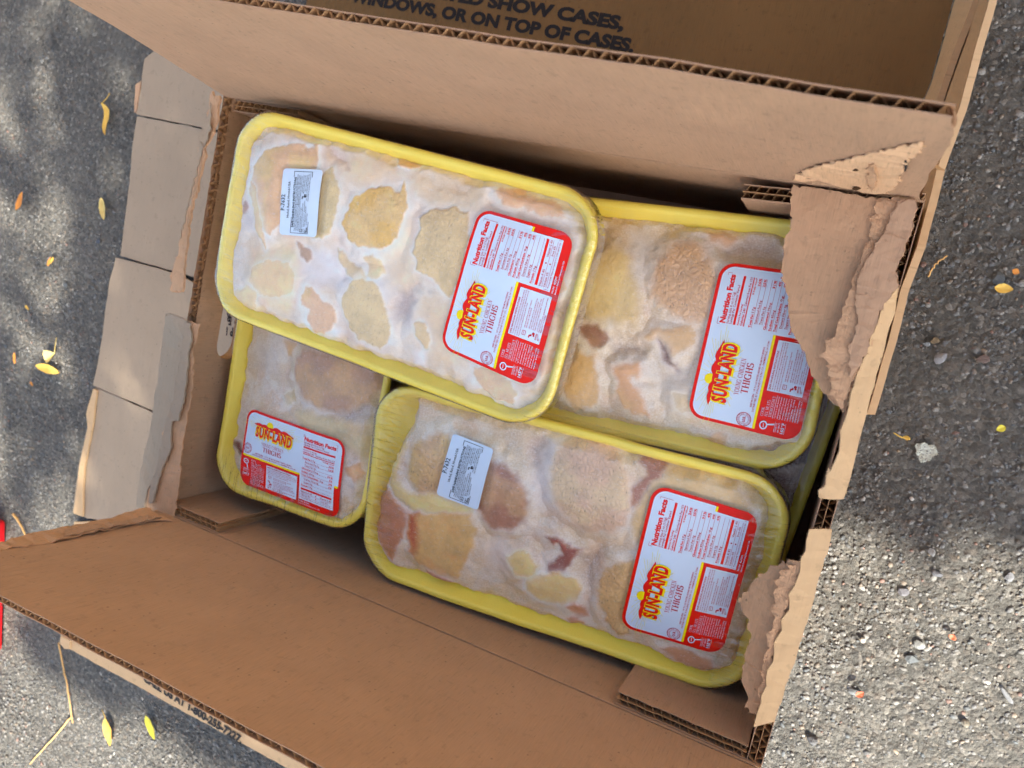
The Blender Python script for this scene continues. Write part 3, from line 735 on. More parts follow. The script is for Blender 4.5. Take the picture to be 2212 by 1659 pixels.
# standing side of the carton along the right of the box
def loft(name, A, B, za, zb, mat, seed, n=40, th=.004):
    A = np.array([at(*p, z) for p, z in zip(A, za)]); B = np.array([at(*p, z) for p, z in zip(B, zb)])
    def res(P):
        d = np.r_[0, np.cumsum(np.linalg.norm(np.diff(P, axis=0), axis=1))]; q = np.linspace(0, d[-1], n)
        return np.column_stack([np.interp(q, d, P[:, i]) for i in range(3)]), q
    a, q = res(A); b, _ = res(B)
    rows = []; U = []
    for t in np.linspace(0, 1, 6):
        p = a + (b - a) * t; p[:, 0] += (fbm(q * 25, q * 0 + t, seed) - .5) * .0015
        rows.append(p); U.append(np.column_stack([q, q * 0 + t * .05]))
    P = np.stack(rows, 1); mb_ = MB(); U = np.stack(U, 1)
    mb_.grid(P, U); off = np.array([th, 0, -.0004]); mb_.grid(P + off, U, flip=True)
    for s in (0, -1):
        mb_.grid(np.stack([P[:, s], P[:, s] + off], 1), np.stack([U[:, s], U[:, s]], 1))
    for s in (0, -1):
        mb_.grid(np.stack([P[s], P[s] + off], 1), np.stack([U[s], U[s]], 1))
    return mb_.build(name, mat, carton)
loft("carton_side", [(2140, -60), (2137, 0), (2100, 130), (2070, 240), (2023, 364)], [(2125, -60), (2106, 0), (2080, 80), (2034, 198), (1990, 330)], [.10] * 5, [.02] * 5, M_KRAFT_TAN, 71)
loft("carton_side", [(2024, 366), (1981, 535), (1944, 627), (1918, 735), (1874, 892)], [(1990, 338), (1945, 440), (1915, 600), (1890, 735), (1845, 892)], [.135] + [.15] * 4, [.03] + [.012] * 4, M_KRAFT_TAN, 72)
loft("carton_side", [(2110, -40), (2102, 0), (2030, 196), (1985, 335), (1946, 412)], [(2075, -40), (2062, 0), (2012, 178), (1944, 340), (1918, 408)], [.045] * 5, [.016] * 5, M_KRAFT_TAN, 73)
# printing
def print_line(s, p0, p1, capz, z, mat, bold=.055, fit='b', name="lettering", up_px=None):
    """letters along the line p0 -> p1 (picture points) lying on the carton at height z; cap height in metres"""
    A = at(*p0, z); B = at(*p1, z); d = (B - A)[:2]; Lw = np.linalg.norm(d); d /= Lw; nrm = np.array([-d[1], d[0]])
    P, F = cap_text(s, 0, 0, capz, width=Lw, bold=bold, res=4)
    W = np.column_stack([A[0] + P[:, 0] * d[0] + P[:, 1] * nrm[0], A[1] + P[:, 0] * d[1] + P[:, 1] * nrm[1], np.full(len(P), z)])
    F = fix_up(W, F, np.array([0, 0, 1.0]))
    return mesh_obj(name, W - np.asarray(carton.location), F, mat, carton)
ZI = ZC0 + .0007
print_line("UNREFRIGERATED SHOW CASES,", ZT(155, -118), ZT(1848, 172), .0098, ZI, M_INK)
print_line("WINDOWS, OR ON TOP OF CASES.", ZT(262, 4), ZT(1905, 302), .0098, ZI, M_INK)
print_line("CALL US AT 1-800-255-7227.", ZP(250, 312), ZP(1758, 1290), .0086, ZI, M_INK_GREY)
# upside-down words seen through the hand hole
def hole_words():
    for (px, py), s in ((ZH(640, 600), "P"), (ZH(505, 575), "I"), (ZH(575, 385), "PE"), (ZH(790, 330), "P")):
        pass
    a = at(*ZH(650, 610), ZI); b = at(*ZH(520, 800), ZI)
    for (x0, y0, x1, y1, s) in ((672, 615, 560, 560, "P"), (640, 855, 640, 855, None)):
        if s is None: continue
    c0 = at(*ZH(660, 740), ZI); ch = np.linalg.norm(at(*ZH(655, 620), ZI) - at(*ZH(625, 855), ZI))
    for (cx_, cy_), s in ((ZH(598, 740), "P"), (ZH(485, 690), "I"), (ZH(560, 420), "E"), (ZH(715, 450), "P"), (ZH(520, 330), "R")):
        c = at(cx_, cy_, ZI); P, F = cap_text(s, 0, 0, ch * .95, bold=.03, res=4); P = P - P.mean(0)
        ang = math.pi + 0.12 - 0.0
        W = np.column_stack([c[0] + P[:, 0] * .62 * math.cos(ang) - P[:, 1] * math.sin(ang), c[1] + P[:, 0] * .62 * math.sin(ang) + P[:, 1] * math.cos(ang), np.full(len(P), ZI)])
        mesh_obj("lettering", W - np.asarray(carton.location), fix_up(W, F, np.array([0, 0, 1.0])), M_INK, carton)
hole_words()

_pan = {o.name: o for o in carton.children}
for o in list(carton.children):
    if o.name.split('.')[0] == 'lettering':
        c = np.mean([v.co[:] for v in o.data.vertices], 0) + np.asarray(carton.location)
        o.parent = _pan['printed_panel'] if c[1] > .15 else _pan['main_panel'] if c[1] < -.25 else _pan['carton_flap.002']

# ------------------------------------------------------------------ unseen wall added beyond the far side to bounce warm light back
def bounce_wall():
    root = empty("added_bounce_wall", (-.3, 2.3, 0)); tag(root, "unseen tan wall added beyond the far side of the box to bounce warm light", "wall")
    m = flat_mat("tan_render", (176, 146, 106), .9, .1, .12)
    for nm, (x0, x1, y0, y1, z0, z1) in (("wall_body", (-5, 5, 0, .2, 0, 2.3)), ("coping", (-5.03, 5.03, -.04, .24, 2.3, 2.38))):
        bm = bmesh.new(); bmesh.ops.create_cube(bm, size=1.0)
        for v in bm.verts: v.co = (x0 + (x1 - x0) * (v.co.x + .5), y0 + (y1 - y0) * (v.co.y + .5), z0 + (z1 - z0) * (v.co.z + .5))
        bmesh.ops.bevel(bm, geom=bm.edges[:], offset=.01, segments=2, affect='EDGES')
        me = bpy.data.meshes.new(nm); bm.to_mesh(me); bm.free(); me.materials.append(m); link(bpy.data.objects.new(nm, me), root)
bounce_wall()

# ------------------------------------------------------------------ label artwork (flat, in label units: 1.5 x 1)
LM = [M_LWHITE, M_LRED, M_LRED2, M_LYEL, M_LBLACK]
def rr_loop(x0, y0, x1, y1, rad, n=10):
    """rounded rectangle, radii (bl, br, tr, tl)"""
    P = []
    for (cx_, cy_, r_, a0) in ((x1, y1, rad[2], 0), (x0, y1, rad[3], 90), (x0, y0, rad[0], 180), (x1, y0, rad[1], 270)):
        sx = -1 if cx_ == x1 else 1; sy = -1 if cy_ == y1 else 1
        for k in range(n + 1):
            a = math.radians(a0 + 90 * k / n); P.append((cx_ + sx * r_ + r_ * math.cos(a), cy_ + sy * r_ + r_ * math.sin(a)))
    return np.array(P)
def fill_rings(loop, rings=9):
    # densify
    out = []
    for i in range(len(loop)):
        a, b = loop[i], loop[(i + 1) % len(loop)]; k = max(1, int(np.linalg.norm(b - a) / .06))
        for j in range(k): out.append(a + (b - a) * j / k)
    lp = np.array(out); c = lp.mean(0); n = len(lp)
    V = [c]; F = []
    for r_ in range(1, rings + 1): V += list(c + (lp - c) * (r_ / rings))
    for i in range(n): F.append([0, 1 + i, 1 + (i + 1) % n])
    for r_ in range(rings - 1):
        for i in range(n):
            a = 1 + r_ * n + i; b = 1 + r_ * n + (i + 1) % n; F.append([a, a + n, b + n, b])
    return np.array(V), F
def rect(x0, y0, x1, y1):
    nx = max(1, int(abs(x1 - x0) / .06)); ny = max(1, int(abs(y1 - y0) / .06))
    X, Y = np.meshgrid(np.linspace(x0, x1, nx + 1), np.linspace(y0, y1, ny + 1), indexing='ij')
    idx = np.arange(X.size).reshape(X.shape)
    return np.column_stack([X.ravel(), Y.ravel()]), np.stack([idx[:-1, :-1], idx[1:, :-1], idx[1:, 1:], idx[:-1, 1:]], -1).reshape(-1, 4).tolist()
def seg(p, q, w):
    p = np.array(p, float); q = np.array(q, float); d = (q - p) / np.linalg.norm(q - p); n = np.array([-d[1], d[0]]) * w / 2
    return np.array([p - n, q - n, q + n, p + n]), [[0, 1, 2, 3]]
def ring(cx_, cy_, r0, r1, n=32, a0=0, a1=2 * math.pi, ry=1.0):
    a = np.linspace(a0, a1, n + 1); V = np.concatenate([np.column_stack([cx_ + r0 * np.cos(a), cy_ + ry * r0 * np.sin(a)]), np.column_stack([cx_ + r1 * np.cos(a), cy_ + ry * r1 * np.sin(a)])])
    return V, [[i, n + 1 + i, n + 2 + i, i + 1] for i in range(n)]
def poly(P): return np.array(P, float), [list(range(len(P)))]
# a small serif alphabet drawn with strokes (thick stems, hairline serifs)
def serif(ch):
    T, t, W = .13, .045, .6
    S = []
    def stem(x, y0=0, y1=1, w=T, ser=(1, 1)):
        S.append(((x, y0), (x, y1), w))
        if ser[0]: S.append(((x - .13, y0 + t / 2), (x + .13, y0 + t / 2), t))
        if ser[1]: S.append(((x - .13, y1 - t / 2), (x + .13, y1 - t / 2), t))
    def arc(cx_, cy_, rx, ry, a0, a1, n=14):
        a = np.radians(np.linspace(a0, a1, n)); p = np.column_stack([cx_ + rx * np.cos(a), cy_ + ry * np.sin(a)])
        for i in range(n - 1):
            d = p[i + 1] - p[i]; th = abs(d[1]) / (np.linalg.norm(d) + 1e-9); S.append((tuple(p[i]), tuple(p[i + 1] + d * .15), t + (T - t) * th))
    w = .8
    if ch == 'T': stem(.4, 0, 1, T, (1, 0)); S.extend([((.05, .97), (.75, .97), t), ((.065, .98), (.065, .8), t), ((.735, .98), (.735, .8), t)])
    elif ch == 'H': stem(.16); stem(.68); S.append(((.16, .5), (.68, .5), t)); w = .84
    elif ch == 'I': stem(.18); w = .36
    elif ch == 'L': stem(.16); S.extend([((.16, .022), (.62, .022), t), ((.61, 0), (.61, .22), t)]); w = .68
    elif ch == 'E': stem(.16); S.extend([((.16, .022), (.62, .022), t), ((.61, 0), (.61, .2), t), ((.16, .5), (.48, .5), t), ((.16, .978), (.6, .978), t), ((.59, 1), (.59, .82), t)]); w = .7
    elif ch == 'N': stem(.14, w=.05); stem(.68, w=.05, ser=(0, 1)); S.append(((.14, 1), (.68, .0), T)); w = .82
    elif ch == 'M': stem(.12, w=.05); stem(.84, w=T); S.extend([((.13, 1), (.46, .1), T), ((.46, .1), (.84, 1), .05)]); w = .98
    elif ch == 'A': S.extend([((.06, 0), (.38, 1), .05), ((.38, 1), (.7, 0), T), ((.18, .35), (.6, .35), t), ((-.02, .02), (.16, .02), t), ((.58, .02), (.82, .02), t)]); w = .8
    elif ch == 'K': stem(.16); S.extend([((.18, .42), (.66, 1), .05), ((.3, .55), (.7, 0), T), ((.54, .98), (.76, .98), t), ((.58, .02), (.82, .02), t)]); w = .82
    elif ch == 'Y': S.extend([((.1, 1), (.4, .46), T), ((.7, 1), (.4, .46), .05), ((0, .98), (.24, .98), t), ((.58, .98), (.8, .98), t)]); stem(.4, 0, .48, T, (1, 0))
    elif ch == 'U': stem(.16, .3, 1, T, (0, 1)); stem(.68, .3, 1, .05, (0, 1)); arc(.42, .3, .26, .28, 180, 360); w = .84
    elif ch in 'OCG':
        if ch == 'O': arc(.46, .5, .38, .48, 0, 360, 26)
        else: arc(.46, .5, .38, .48, 40, 320, 22); S.append(((.77, .95), (.77, .68), t))
        if ch == 'G': S.extend([((.74, .02), (.74, .42), .09), ((.56, .42), (.86, .42), t)])
        w = .92
    elif ch == 'S': arc(.34, .74, .24, .24, 30, 270, 14); arc(.34, .26, .26, .25, 90, -150, 14); S.extend([((.57, .97), (.57, .76), t), ((.08, .03), (.08, .25), t)]); w = .66
    elif ch == 'R': stem(.16); arc(.36, .74, .26, .24, -90, 90, 10); S.extend([((.16, .978), (.38, .978), t), ((.16, .5), (.38, .5), t), ((.36, .5), (.68, 0), T), ((.58, .02), (.8, .02), t)]); w = .8
    elif ch == ' ': w = .38
    return S, w
def serif_text(s, x, y, h, width, boldf=1.0):
    V = []; F = []; n = 0; cx_ = 0
    for ch in s:
        S, w = serif(ch)
        for p, q, wd in S:
            v, f = seg((p[0] + cx_, p[1]), (q[0] + cx_, q[1]), wd * boldf); V.append(v); F += [[i + n for i in f[0]]]; n += 4
        cx_ += w + .05
    V = np.concatenate(V); V[:, 0] *= width / cx_; V[:, 1] *= h; V += (x, y)
    return V, F
def make_label():
    A = []       # (V2, F, material, layer)
    def put(vf, m, l):
        if len(vf[0]): A.append((vf[0], vf[1], m, l))
    def T(s, x, y, h, m, l=3, width=None, bold=0.0, res=2, align='l'): put(cap_text(s, x, y, h, width, bold + .014, res, align), m, l)
    R_ = .14
    put(fill_rings(rr_loop(0, 0, 1.5, 1, (R_,) * 4)), 1, 0)
    put(fill_rings(rr_loop(.03, .405, 1.468, .968, (.0, .0, R_ * .8, R_ * .8))), 0, 1)
    put(rect(.03, .382, 1.468, .406), 3, 1)
    # emblem: rays, sun, hills, name with a yellow outline
    for k in range(26):
        a = math.radians(-8 + k * 196 / 25); r0 = .19 if k % 2 else .16; r1 = .26 + .09 * ((k * 7) % 5) / 4
        c = np.array([.44, .795]); d = np.array([math.cos(a) * 1.40, math.sin(a) * .52])
        put(seg(c + d * r0, c + d * r1, .0026), 3, 2)
    for k in range(9):
        x = .24 + .42 * k / 8; put(seg((x, .675), (x + (x - .45) * .28, .63), .0035), 3, 2)
    put(fill_rings(ring(.395, .862, 0, .05, 28)[0][29:-1], 2), 3, 3)
    top = [(.146, .829), (.20, .852), (.24, .858), (.28, .85), (.31, .862), (.345, .858), (.375, .84), (.41, .845), (.44, .845), (.475, .868), (.51, .872), (.55, .858), (.575, .845), (.61, .862), (.65, .858), (.69, .842), (.74, .826), (.78, .812)]
    bot = [(x, .829 - (x - .146) * .027 - .030 * math.sin((x - .146) / .634 * math.pi) ** .7) for x, _ in top]
    V = np.array(top + bot); n = len(top); put((V, [[i, i + n, i + n + 1, i + 1] for i in range(n - 1)]), 1, 4)
    def arch(P):
        Q = P.copy(); u = (Q[:, 0] - .475) / .28
        Q[:, 1] = .81 + (Q[:, 1] - .81) * (1 + .10 * u * u)
        return Q
    put(cap_text("SUN-LAND", .184, .682, .138, .582, bold=.095, res=3, fn=arch), 3, 5)
    put(cap_text("SUN-LAND", .198, .692, .120, .554, bold=.042, res=3, fn=arch), 1, 6)
    put(serif_text("YOUNG CHICKEN", .30, .583, .042, .345, 1.0), 2, 3)
    put(serif_text("THIGHS", .325, .508, .060, .29, 1.3), 2, 3)
    # inspection seal
    put(ring(.095, .49, .060, .065), 2, 3); put(ring(.095, .49, .040, .0425), 2, 3)
    for s, a0, a1 in (("INSPECTED", 165, 15), ("DEPT OF AGRICULTURE", 195, 345)):
        for i, ch in enumerate(s):
            if ch == ' ': continue
            a = math.radians(a0 + (a1 - a0) * i / (len(s) - 1)); P, F = cap_text(ch, 0, 0, .0135 if a0 < 180 else .009, None, .01, 1, 'c')
            P = P - np.array([0, .006]); ro = a - math.pi / 2 if a0 < 180 else a + math.pi / 2
            Q = np.column_stack([.095 + .051 * math.cos(a) + P[:, 0] * math.cos(ro) - P[:, 1] * math.sin(ro), .49 + .051 * math.sin(a) + P[:, 0] * math.sin(ro) + P[:, 1] * math.cos(ro)])
            put((Q, F), 2, 3)
    T("U.S.", .095, .478, .024, 2, 3, .058, .02, 2, 'c')
    T("KEEP FROZEN    UP TO 6% WATER ADDED FROM PROCESSING", .22, .448, .015, 2, 3, .56, res=1)
    T("DISTRIBUTED BY SUN-LAND POULTRY CO., FARMERVILLE, LA 71241", .18, .422, .015, 2, 3, .66, res=1)
    # cook block
    put(ring(.085, .315, .028, .040, 24, ry=.85), 0, 2); put(seg((.065, .312), (.105, .318), .006), 0, 2); put(seg((.098, .283), (.112, .225), .012), 0, 2)
    for s, y in (("COOK", .335), ("ALL MEATS", .300), ("THOROUGHLY", .265)):
        put(serif_text(s, .165, y, .026, {4: .08, 9: .155, 10: .20}[len(s)], 1.0), 0, 2)
    put(rect(.16, .252, .375, .2555), 0, 2)
    for i, s in enumerate(("Cook to a safe internal", "temperature of at least", "165\u00b0F. ALWAYS use a meat", "thermometer to determine", "the temperature. Do not", "rely solely on suggested", "cooking times. Cooking", "appliances vary in", "temperature and cooking", "times are a GUIDE ONLY.")):
        T(s, .165, .232 - i * .0215, .0115, 0, 2, .20 if i not in (7,) else .15, res=1)
    T("COOK TO", .045, .200, .014, 0, 2, .085, res=1); T("AT LEAST", .045, .178, .014, 0, 2, .09, res=1)
    put(rect(.04, .219, .14, .2215), 0, 2); T("165\u00b0F", .042, .140, .026, 0, 2, .098, .01, 2); put(rect(.04, .130, .14, .1325), 0, 2)
    # handling box
    put(rect(.400, .052, .868, .352), 0, 2)
    T("SAFE HANDLING INSTRUCTIONS", .412, .325, .0155, 2, 3, .36, .012, 2)
    for i, (s, w) in enumerate((("THIS PRODUCT WAS PREPARED FROM INSPECTED AND PASSED MEAT AND/OR", .44), ("POULTRY. SOME FOOD PRODUCTS MAY CONTAIN BACTERIA THAT COULD CAUSE", .445), ("ILLNESS IF THE PRODUCT IS MISHANDLED OR COOKED IMPROPERLY. FOR YOUR", .445), ("PROTECTION, FOLLOW THESE SAFE HANDLING INSTRUCTIONS.", .33))):
        T(s, .412, .303 - i * .0195, .0095, 2, 3, w, res=1)
    for s, y, w in (("KEEP REFRIGERATED OR FROZEN. THAW IN", .214, .27), ("REFRIGERATOR OR MICROWAVE.", .196, .20), ("KEEP RAW MEAT AND POULTRY SEPARATE FROM", .170, .30), ("OTHER FOODS. WASH WORKING SURFACES", .152, .275), ("(INCLUDING CUTTING BOARDS), UTENSILS, AND", .134, .31), ("HANDS AFTER TOUCHING RAW MEAT OR POULTRY.", .116, .33), ("COOK THOROUGHLY.", .094, .13), ("KEEP HOT FOODS HOT. REFRIGERATE LEFTOVERS", .078, .34), ("IMMEDIATELY OR DISCARD.", .061, .18)):
        T(s, .51, y, .0095, 2, 3, w, res=1)
    for vf in (seg((.44, .198), (.48, .198), .004), seg((.44, .228), (.48, .228), .004), seg((.44, .198), (.44, .228), .004), seg((.48, .198), (.48, .228), .004), seg((.44, .215), (.48, .215), .003)): put(vf, 2, 3)
    put(poly([(.43, .165), (.455, .165), (.462, .15), (.468, .15), (.468, .138), (.448, .138), (.448, .154), (.43, .154)]), 2, 3); put(ring(.478, .125, .0, .013, 12), 2, 3); put(ring(.46, .12, .0, .009, 12), 2, 3)
    put(seg((.43, .1), (.49, .1), .005), 2, 3); put(seg((.43, .092), (.49, .092), .003), 2, 3); put(ring(.44, .07, .006, .010, 12), 2, 3); put(seg((.449, .074), (.49, .086), .004), 2, 3)
    # nutrition box
    x0, x1 = .905, 1.418
    put(rect(x0, .085, x1, .93), 0, 2)
    for a, b in (((x0 + .012, .915), (x1 - .012, .915)), ((x0 + .012, .10), (x0 + .012, .915)), ((x1 - .012, .10), (x1 - .012, .915))): put(seg(a, b, .0035), 2, 3)
    xl, xr = x0 + .026, x1 - .026; wd = xr - xl
    T("Nutrition Facts", xl, .845, .052, 1, 3, wd, .03, 3)
    T("Serving Size 4 oz (112g)", xl, .812, .022, 2, 3, .30, res=1); T("Servings Per Container Varied", xl, .783, .022, 2, 3, .37, res=1)
    put(rect(xl, .750, xr, .772), 1, 3)
    T("Amount Per Serving", xl, .722, .016, 1, 3, .20, .015, 1)
    T("Calories", xl, .690, .021, 1, 3, .11, .018, 1); T("240  Calories from Fat 150", xl + .12, .690, .021, 2, 3, wd - .12, res=1)
    put(rect(xl, .672, xr, .681), 1, 3)
    T("% Daily Value*", xr, .648, .014, 1, 3, .16, .015, 1, 'r')
    rows = (("Total Fat", " 17g", "26%", 0, 1), ("Saturated Fat 5g", "", "25%", .04, 0), ("Trans Fat 0g", "", "", .04, 0), ("Cholesterol", " 95mg", "31%", 0, 1), ("Sodium", " 85mg", "4%", 0, 1), ("Total Carbohydrate", " 0g", "0%", 0, 1), ("Dietary Fiber 0g", "", "0%", .04, 0), ("Sugars 0g", "", "", .04, 0), ("Protein", " 19g", "", 0, 1))
    y = .612
    wb = {"Total Fat": .125, "Cholesterol": .165, "Sodium": .105, "Total Carbohydrate": .265, "Protein": .105}
    wm = {"Saturated Fat 5g": .22, "Trans Fat 0g": .17, "Dietary Fiber 0g": .22, "Sugars 0g": .13}
    for a, b, c, ind, bo in rows:
        if bo:
            T(a, xl, y, .021, 1, 3, wb[a], .018, 1)
            T(b.strip(), xl + wb[a] + .014, y, .021, 2, 3, .055 if len(b) < 5 else .075, res=1)
        else: T(a, xl + ind, y, .021, 2, 3, wm[a], res=1)
        if c: T(c, xr, y, .021, 1, 3, .075 if len(c) > 2 else .05, .018, 1, 'r')
        put(rect(xl if bo else xl + ind, y - .0085, xr, y - .006), 2, 3)
        y -= .0435
    put(rect(xl, .2115, xr, .236), 1, 3)
    T("Vitamin A 4%", xl, .178, .021, 2, 3, .17, res=1); put(ring((xl + xr) / 2, .187, 0, .008, 12), 2, 3); T("Vitamin C 4%", xr, .178, .021, 2, 3, .17, res=1, align='r')
    put(rect(xl, .1665, xr, .169), 2, 3)
    T("Calcium 0%", xl, .138, .021, 2, 3, .15, res=1); put(ring((xl + xr) / 2, .147, 0, .008, 12), 2, 3); T("Iron 6%", xr - .05, .138, .021, 2, 3, .10, res=1, align='r')
    put(rect(xl, .1265, xr, .129), 2, 3)
    T("*Percent Daily Values are based on a 2,000 calorie diet.", xl, .103, .0135, 2, 3, wd, res=1)
    T("90134  427399", .90, .052, .0175, 0, 2, .17, .008, 1); T("Hatched, Raised and Harvested in USA", .90, .027, .0145, 0, 2, .33, res=1)
    return A
LABEL_ART = make_label()
def make_sticker():
    A = []
    def put(vf, m, l):
        if len(vf[0]): A.append((vf[0], vf[1], m, l))
    def T(s, x, y, h, width=None, bold=0.0, align='l'): put(cap_text(s, x, y, h, width, bold + .012, 1, align), 4, 1)
    put(fill_rings(rr_loop(0, 0, 1.75, 1, (.09,) * 4)), 0, 0)
    T("P-7632", .66, .885, .105, .42, .0); T("Htchd, Raisd, Hrvstd-USA", .47, .765, .06, .95, .0)
    for a, b in (((.07, .70), (1.68, .70)), ((.07, .24), (1.68, .24)), ((.07, .24), (.07, .70)), ((1.68, .24), (1.68, .70))): put(seg(a, b, .012), 4, 1)
    T("SAFE HANDLING INSTRUCTIONS", .22, .625, .055, 1.32, .022)
    for i, (s, w) in enumerate((("THIS PRODUCT WAS PREPARED FROM INSPECTED AND PASSED MEAT AND/OR", 1.48), ("POULTRY. SOME FOOD PRODUCTS MAY CONTAIN BACTERIA THAT COULD", 1.46), ("CAUSE ILLNESS IF THE PRODUCT IS MISHANDLED OR COOKED IMPROPERLY.", 1.46), ("FOR YOUR PROTECTION, FOLLOW THESE SAFE HANDLING INSTRUCTIONS.", 1.44))):
        T(s, .13, .582 - i * .037, .026, w)
    for x, y, s, w in ((.22, .43, "KEEP REFRIGERATED OR FROZEN.", .55), (.22, .392, "THAW IN REFRIGERATOR OR MICROWAVE.", .66), (.26, .345, "KEEP HOT FOODS HOT. REFRIGERATE LEFT-", .68), (.26, .308, "OVERS IMMEDIATELY OR DISCARD.", .55), (.30, .265, "COOK THOROUGHLY.", .33), (1.15, .43, "KEEP RAW MEAT AND POULTRY", .45), (1.12, .392, "SEPARATE FROM OTHER FOODS.", .48), (1.18, .345, "WASH WORKING SURFACES", .42), (.95, .308, "(INCLUDING CUTTING BOARDS), UTENSILS, AND", .68), (.93, .265, "HANDS AFTER TOUCHING RAW MEAT OR POULTRY.", .72)):
        T(s, x, y, .024, w)
    for vf in (seg((.11, .41), (.19, .41), .012), seg((.11, .45), (.19, .45), .012), seg((.11, .38), (.11, .45), .012), seg((.19, .38), (.19, .45), .012), seg((.11, .38), (.19, .38), .012), ring(.12, .31, .018, .03, 14), seg((.14, .32), (.2, .34), .01), seg((.1, .265), (.24, .265), .014), seg((.1, .285), (.24, .28), .008), seg((.98, .43), (1.05, .43), .022), seg((1.04, .43), (1.04, .39), .022), ring(1.05, .36, 0, .03, 12), ring(1.09, .365, 0, .022, 12)): put(vf, 4, 1)
    return A
STICKER_ART = make_sticker()
def homography(src, dst):
    A = []; b = []
    for (x, y), (u, v) in zip(src, dst):
        A.append([x, y, 1, 0, 0, 0, -u * x, -u * y]); b.append(u)
        A.append([0, 0, 0, x, y, 1, -v * x, -v * y]); b.append(v)
    h = np.linalg.solve(np.array(A, float), np.array(b, float)); return np.append(h, 1).reshape(3, 3)
def happly(H, P):
    Q = np.column_stack([P, np.ones(len(P))]) @ H.T; return Q[:, :2] / Q[:, 2:]

# ------------------------------------------------------------------ foam trays of chicken
TA_, TB_, TRAD = 0.273, 0.146, 0.030
TDEP = 0.024
def rv(v):
    v = np.asarray(v, float); t = np.linalg.norm(v); k = v / t
    K = np.array([[0, -k[2], k[1]], [k[2], 0, -k[0]], [-k[1], k[0], 0]])
    return np.eye(3) + np.sin(t) * K + (1 - np.cos(t)) * K @ K
def rloop(inset, nc=14, nl=30, nsd=16):
    a, b = TA_ / 2 - inset, TB_ / 2 - inset; r_ = max(TRAD - inset, .004)
    P = []
    def arc(cx_, cy_, a0):
        for k in range(nc):
            t = math.radians(a0 + 90 * (k + .5) / nc); P.append((cx_ + r_ * math.cos(t), cy_ + r_ * math.sin(t)))
    def line(p, q, n):
        for k in range(n):
            t = (k + .5) / n; P.append((p[0] + (q[0] - p[0]) * t, p[1] + (q[1] - p[1]) * t))
    line((a, -b + r_), (a, b - r_), nsd); arc(a - r_, b - r_, 0); line((a - r_, b), (-a + r_, b), nl); arc(-a + r_, b - r_, 90)
    line((-a, b - r_), (-a, -b + r_), nsd); arc(-a + r_, -b + r_, 180); line((-a + r_, -b), (a - r_, -b), nl); arc(a - r_, -b + r_, 270)
    return np.array(P)
def sd_round(x, y, inset=0.0):
    a, b, r_ = TA_ / 2 - inset, TB_ / 2 - inset, max(TRAD - inset, .004)
    qx = np.abs(x) - (a - r_); qy = np.abs(y) - (b - r_)
    return np.hypot(np.maximum(qx, 0), np.maximum(qy, 0)) + np.minimum(np.maximum(qx, qy), 0) - r_
def dome(x, y):
    q = -sd_round(x, y); return .0012 + .0042 * sstep(.004, .05, q)
def poly_sd(px, py, P):
    P = np.asarray(P, float); n = len(P)
    d2 = np.full(px.shape, 1e9); ins = np.zeros(px.shape, bool)
    for i in range(n):
        ax, ay = P[i]; bx, by = P[(i + 1) % n]; ex, ey = bx - ax, by - ay
        t = np.clip(((px - ax) * ex + (py - ay) * ey) / (ex * ex + ey * ey + 1e-18), 0, 1)
        d2 = np.minimum(d2, (px - ax - t * ex) ** 2 + (py - ay - t * ey) ** 2)
        c = ((ay > py) != (by > py)); 
        with np.errstate(divide='ignore', invalid='ignore'):
            xi = (bx - ax) * (py - ay) / (by - ay + 1e-18) + ax
        ins ^= c & (px < xi)
    d = np.sqrt(d2); return np.where(ins, -d, d)
def foam_mesh(seed, dent=None):
    prof = [(.0225, -TDEP), (.018, -TDEP), (.006, -.010), (.0022, -.0040), (.0003, -.0030), (.0, -.0012), (.0004, .0004), (.0014, .0012), (.0034, .0013), (.0047, .0009), (.0057, -.0006), (.0082, -.006), (.0145, -.0165), (.0215, -.0195), (.040, -.0205), (.068, -.0205)]
    V = []; n = None
    for ins, z in prof:
        P = rloop(ins); n = len(P)
        th = np.arange(n) / n * 2 * np.pi
        zz = z + (fbm(np.cos(th) * 4 + 5, np.sin(th) * 4 + 5, seed) - .5) * .0048 * (1 if z > -.012 else 0)
        w = (fbm(np.cos(th) * 4 + 9, np.sin(th) * 4 + 9, seed + 3) - .5) * .0022
        V.append(np.column_stack([P * (1 + w[:, None] * 2), zz]))
    F = []
    for k in range(len(prof) - 1):
        for i in range(n):
            a = k * n + i; b = k * n + (i + 1) % n; F.append([a, b, b + n, a + n])
    F.append(list(range(n))[::-1]); F.append([(len(prof) - 1) * n + i for i in range(n)])
    return np.concatenate(V), F
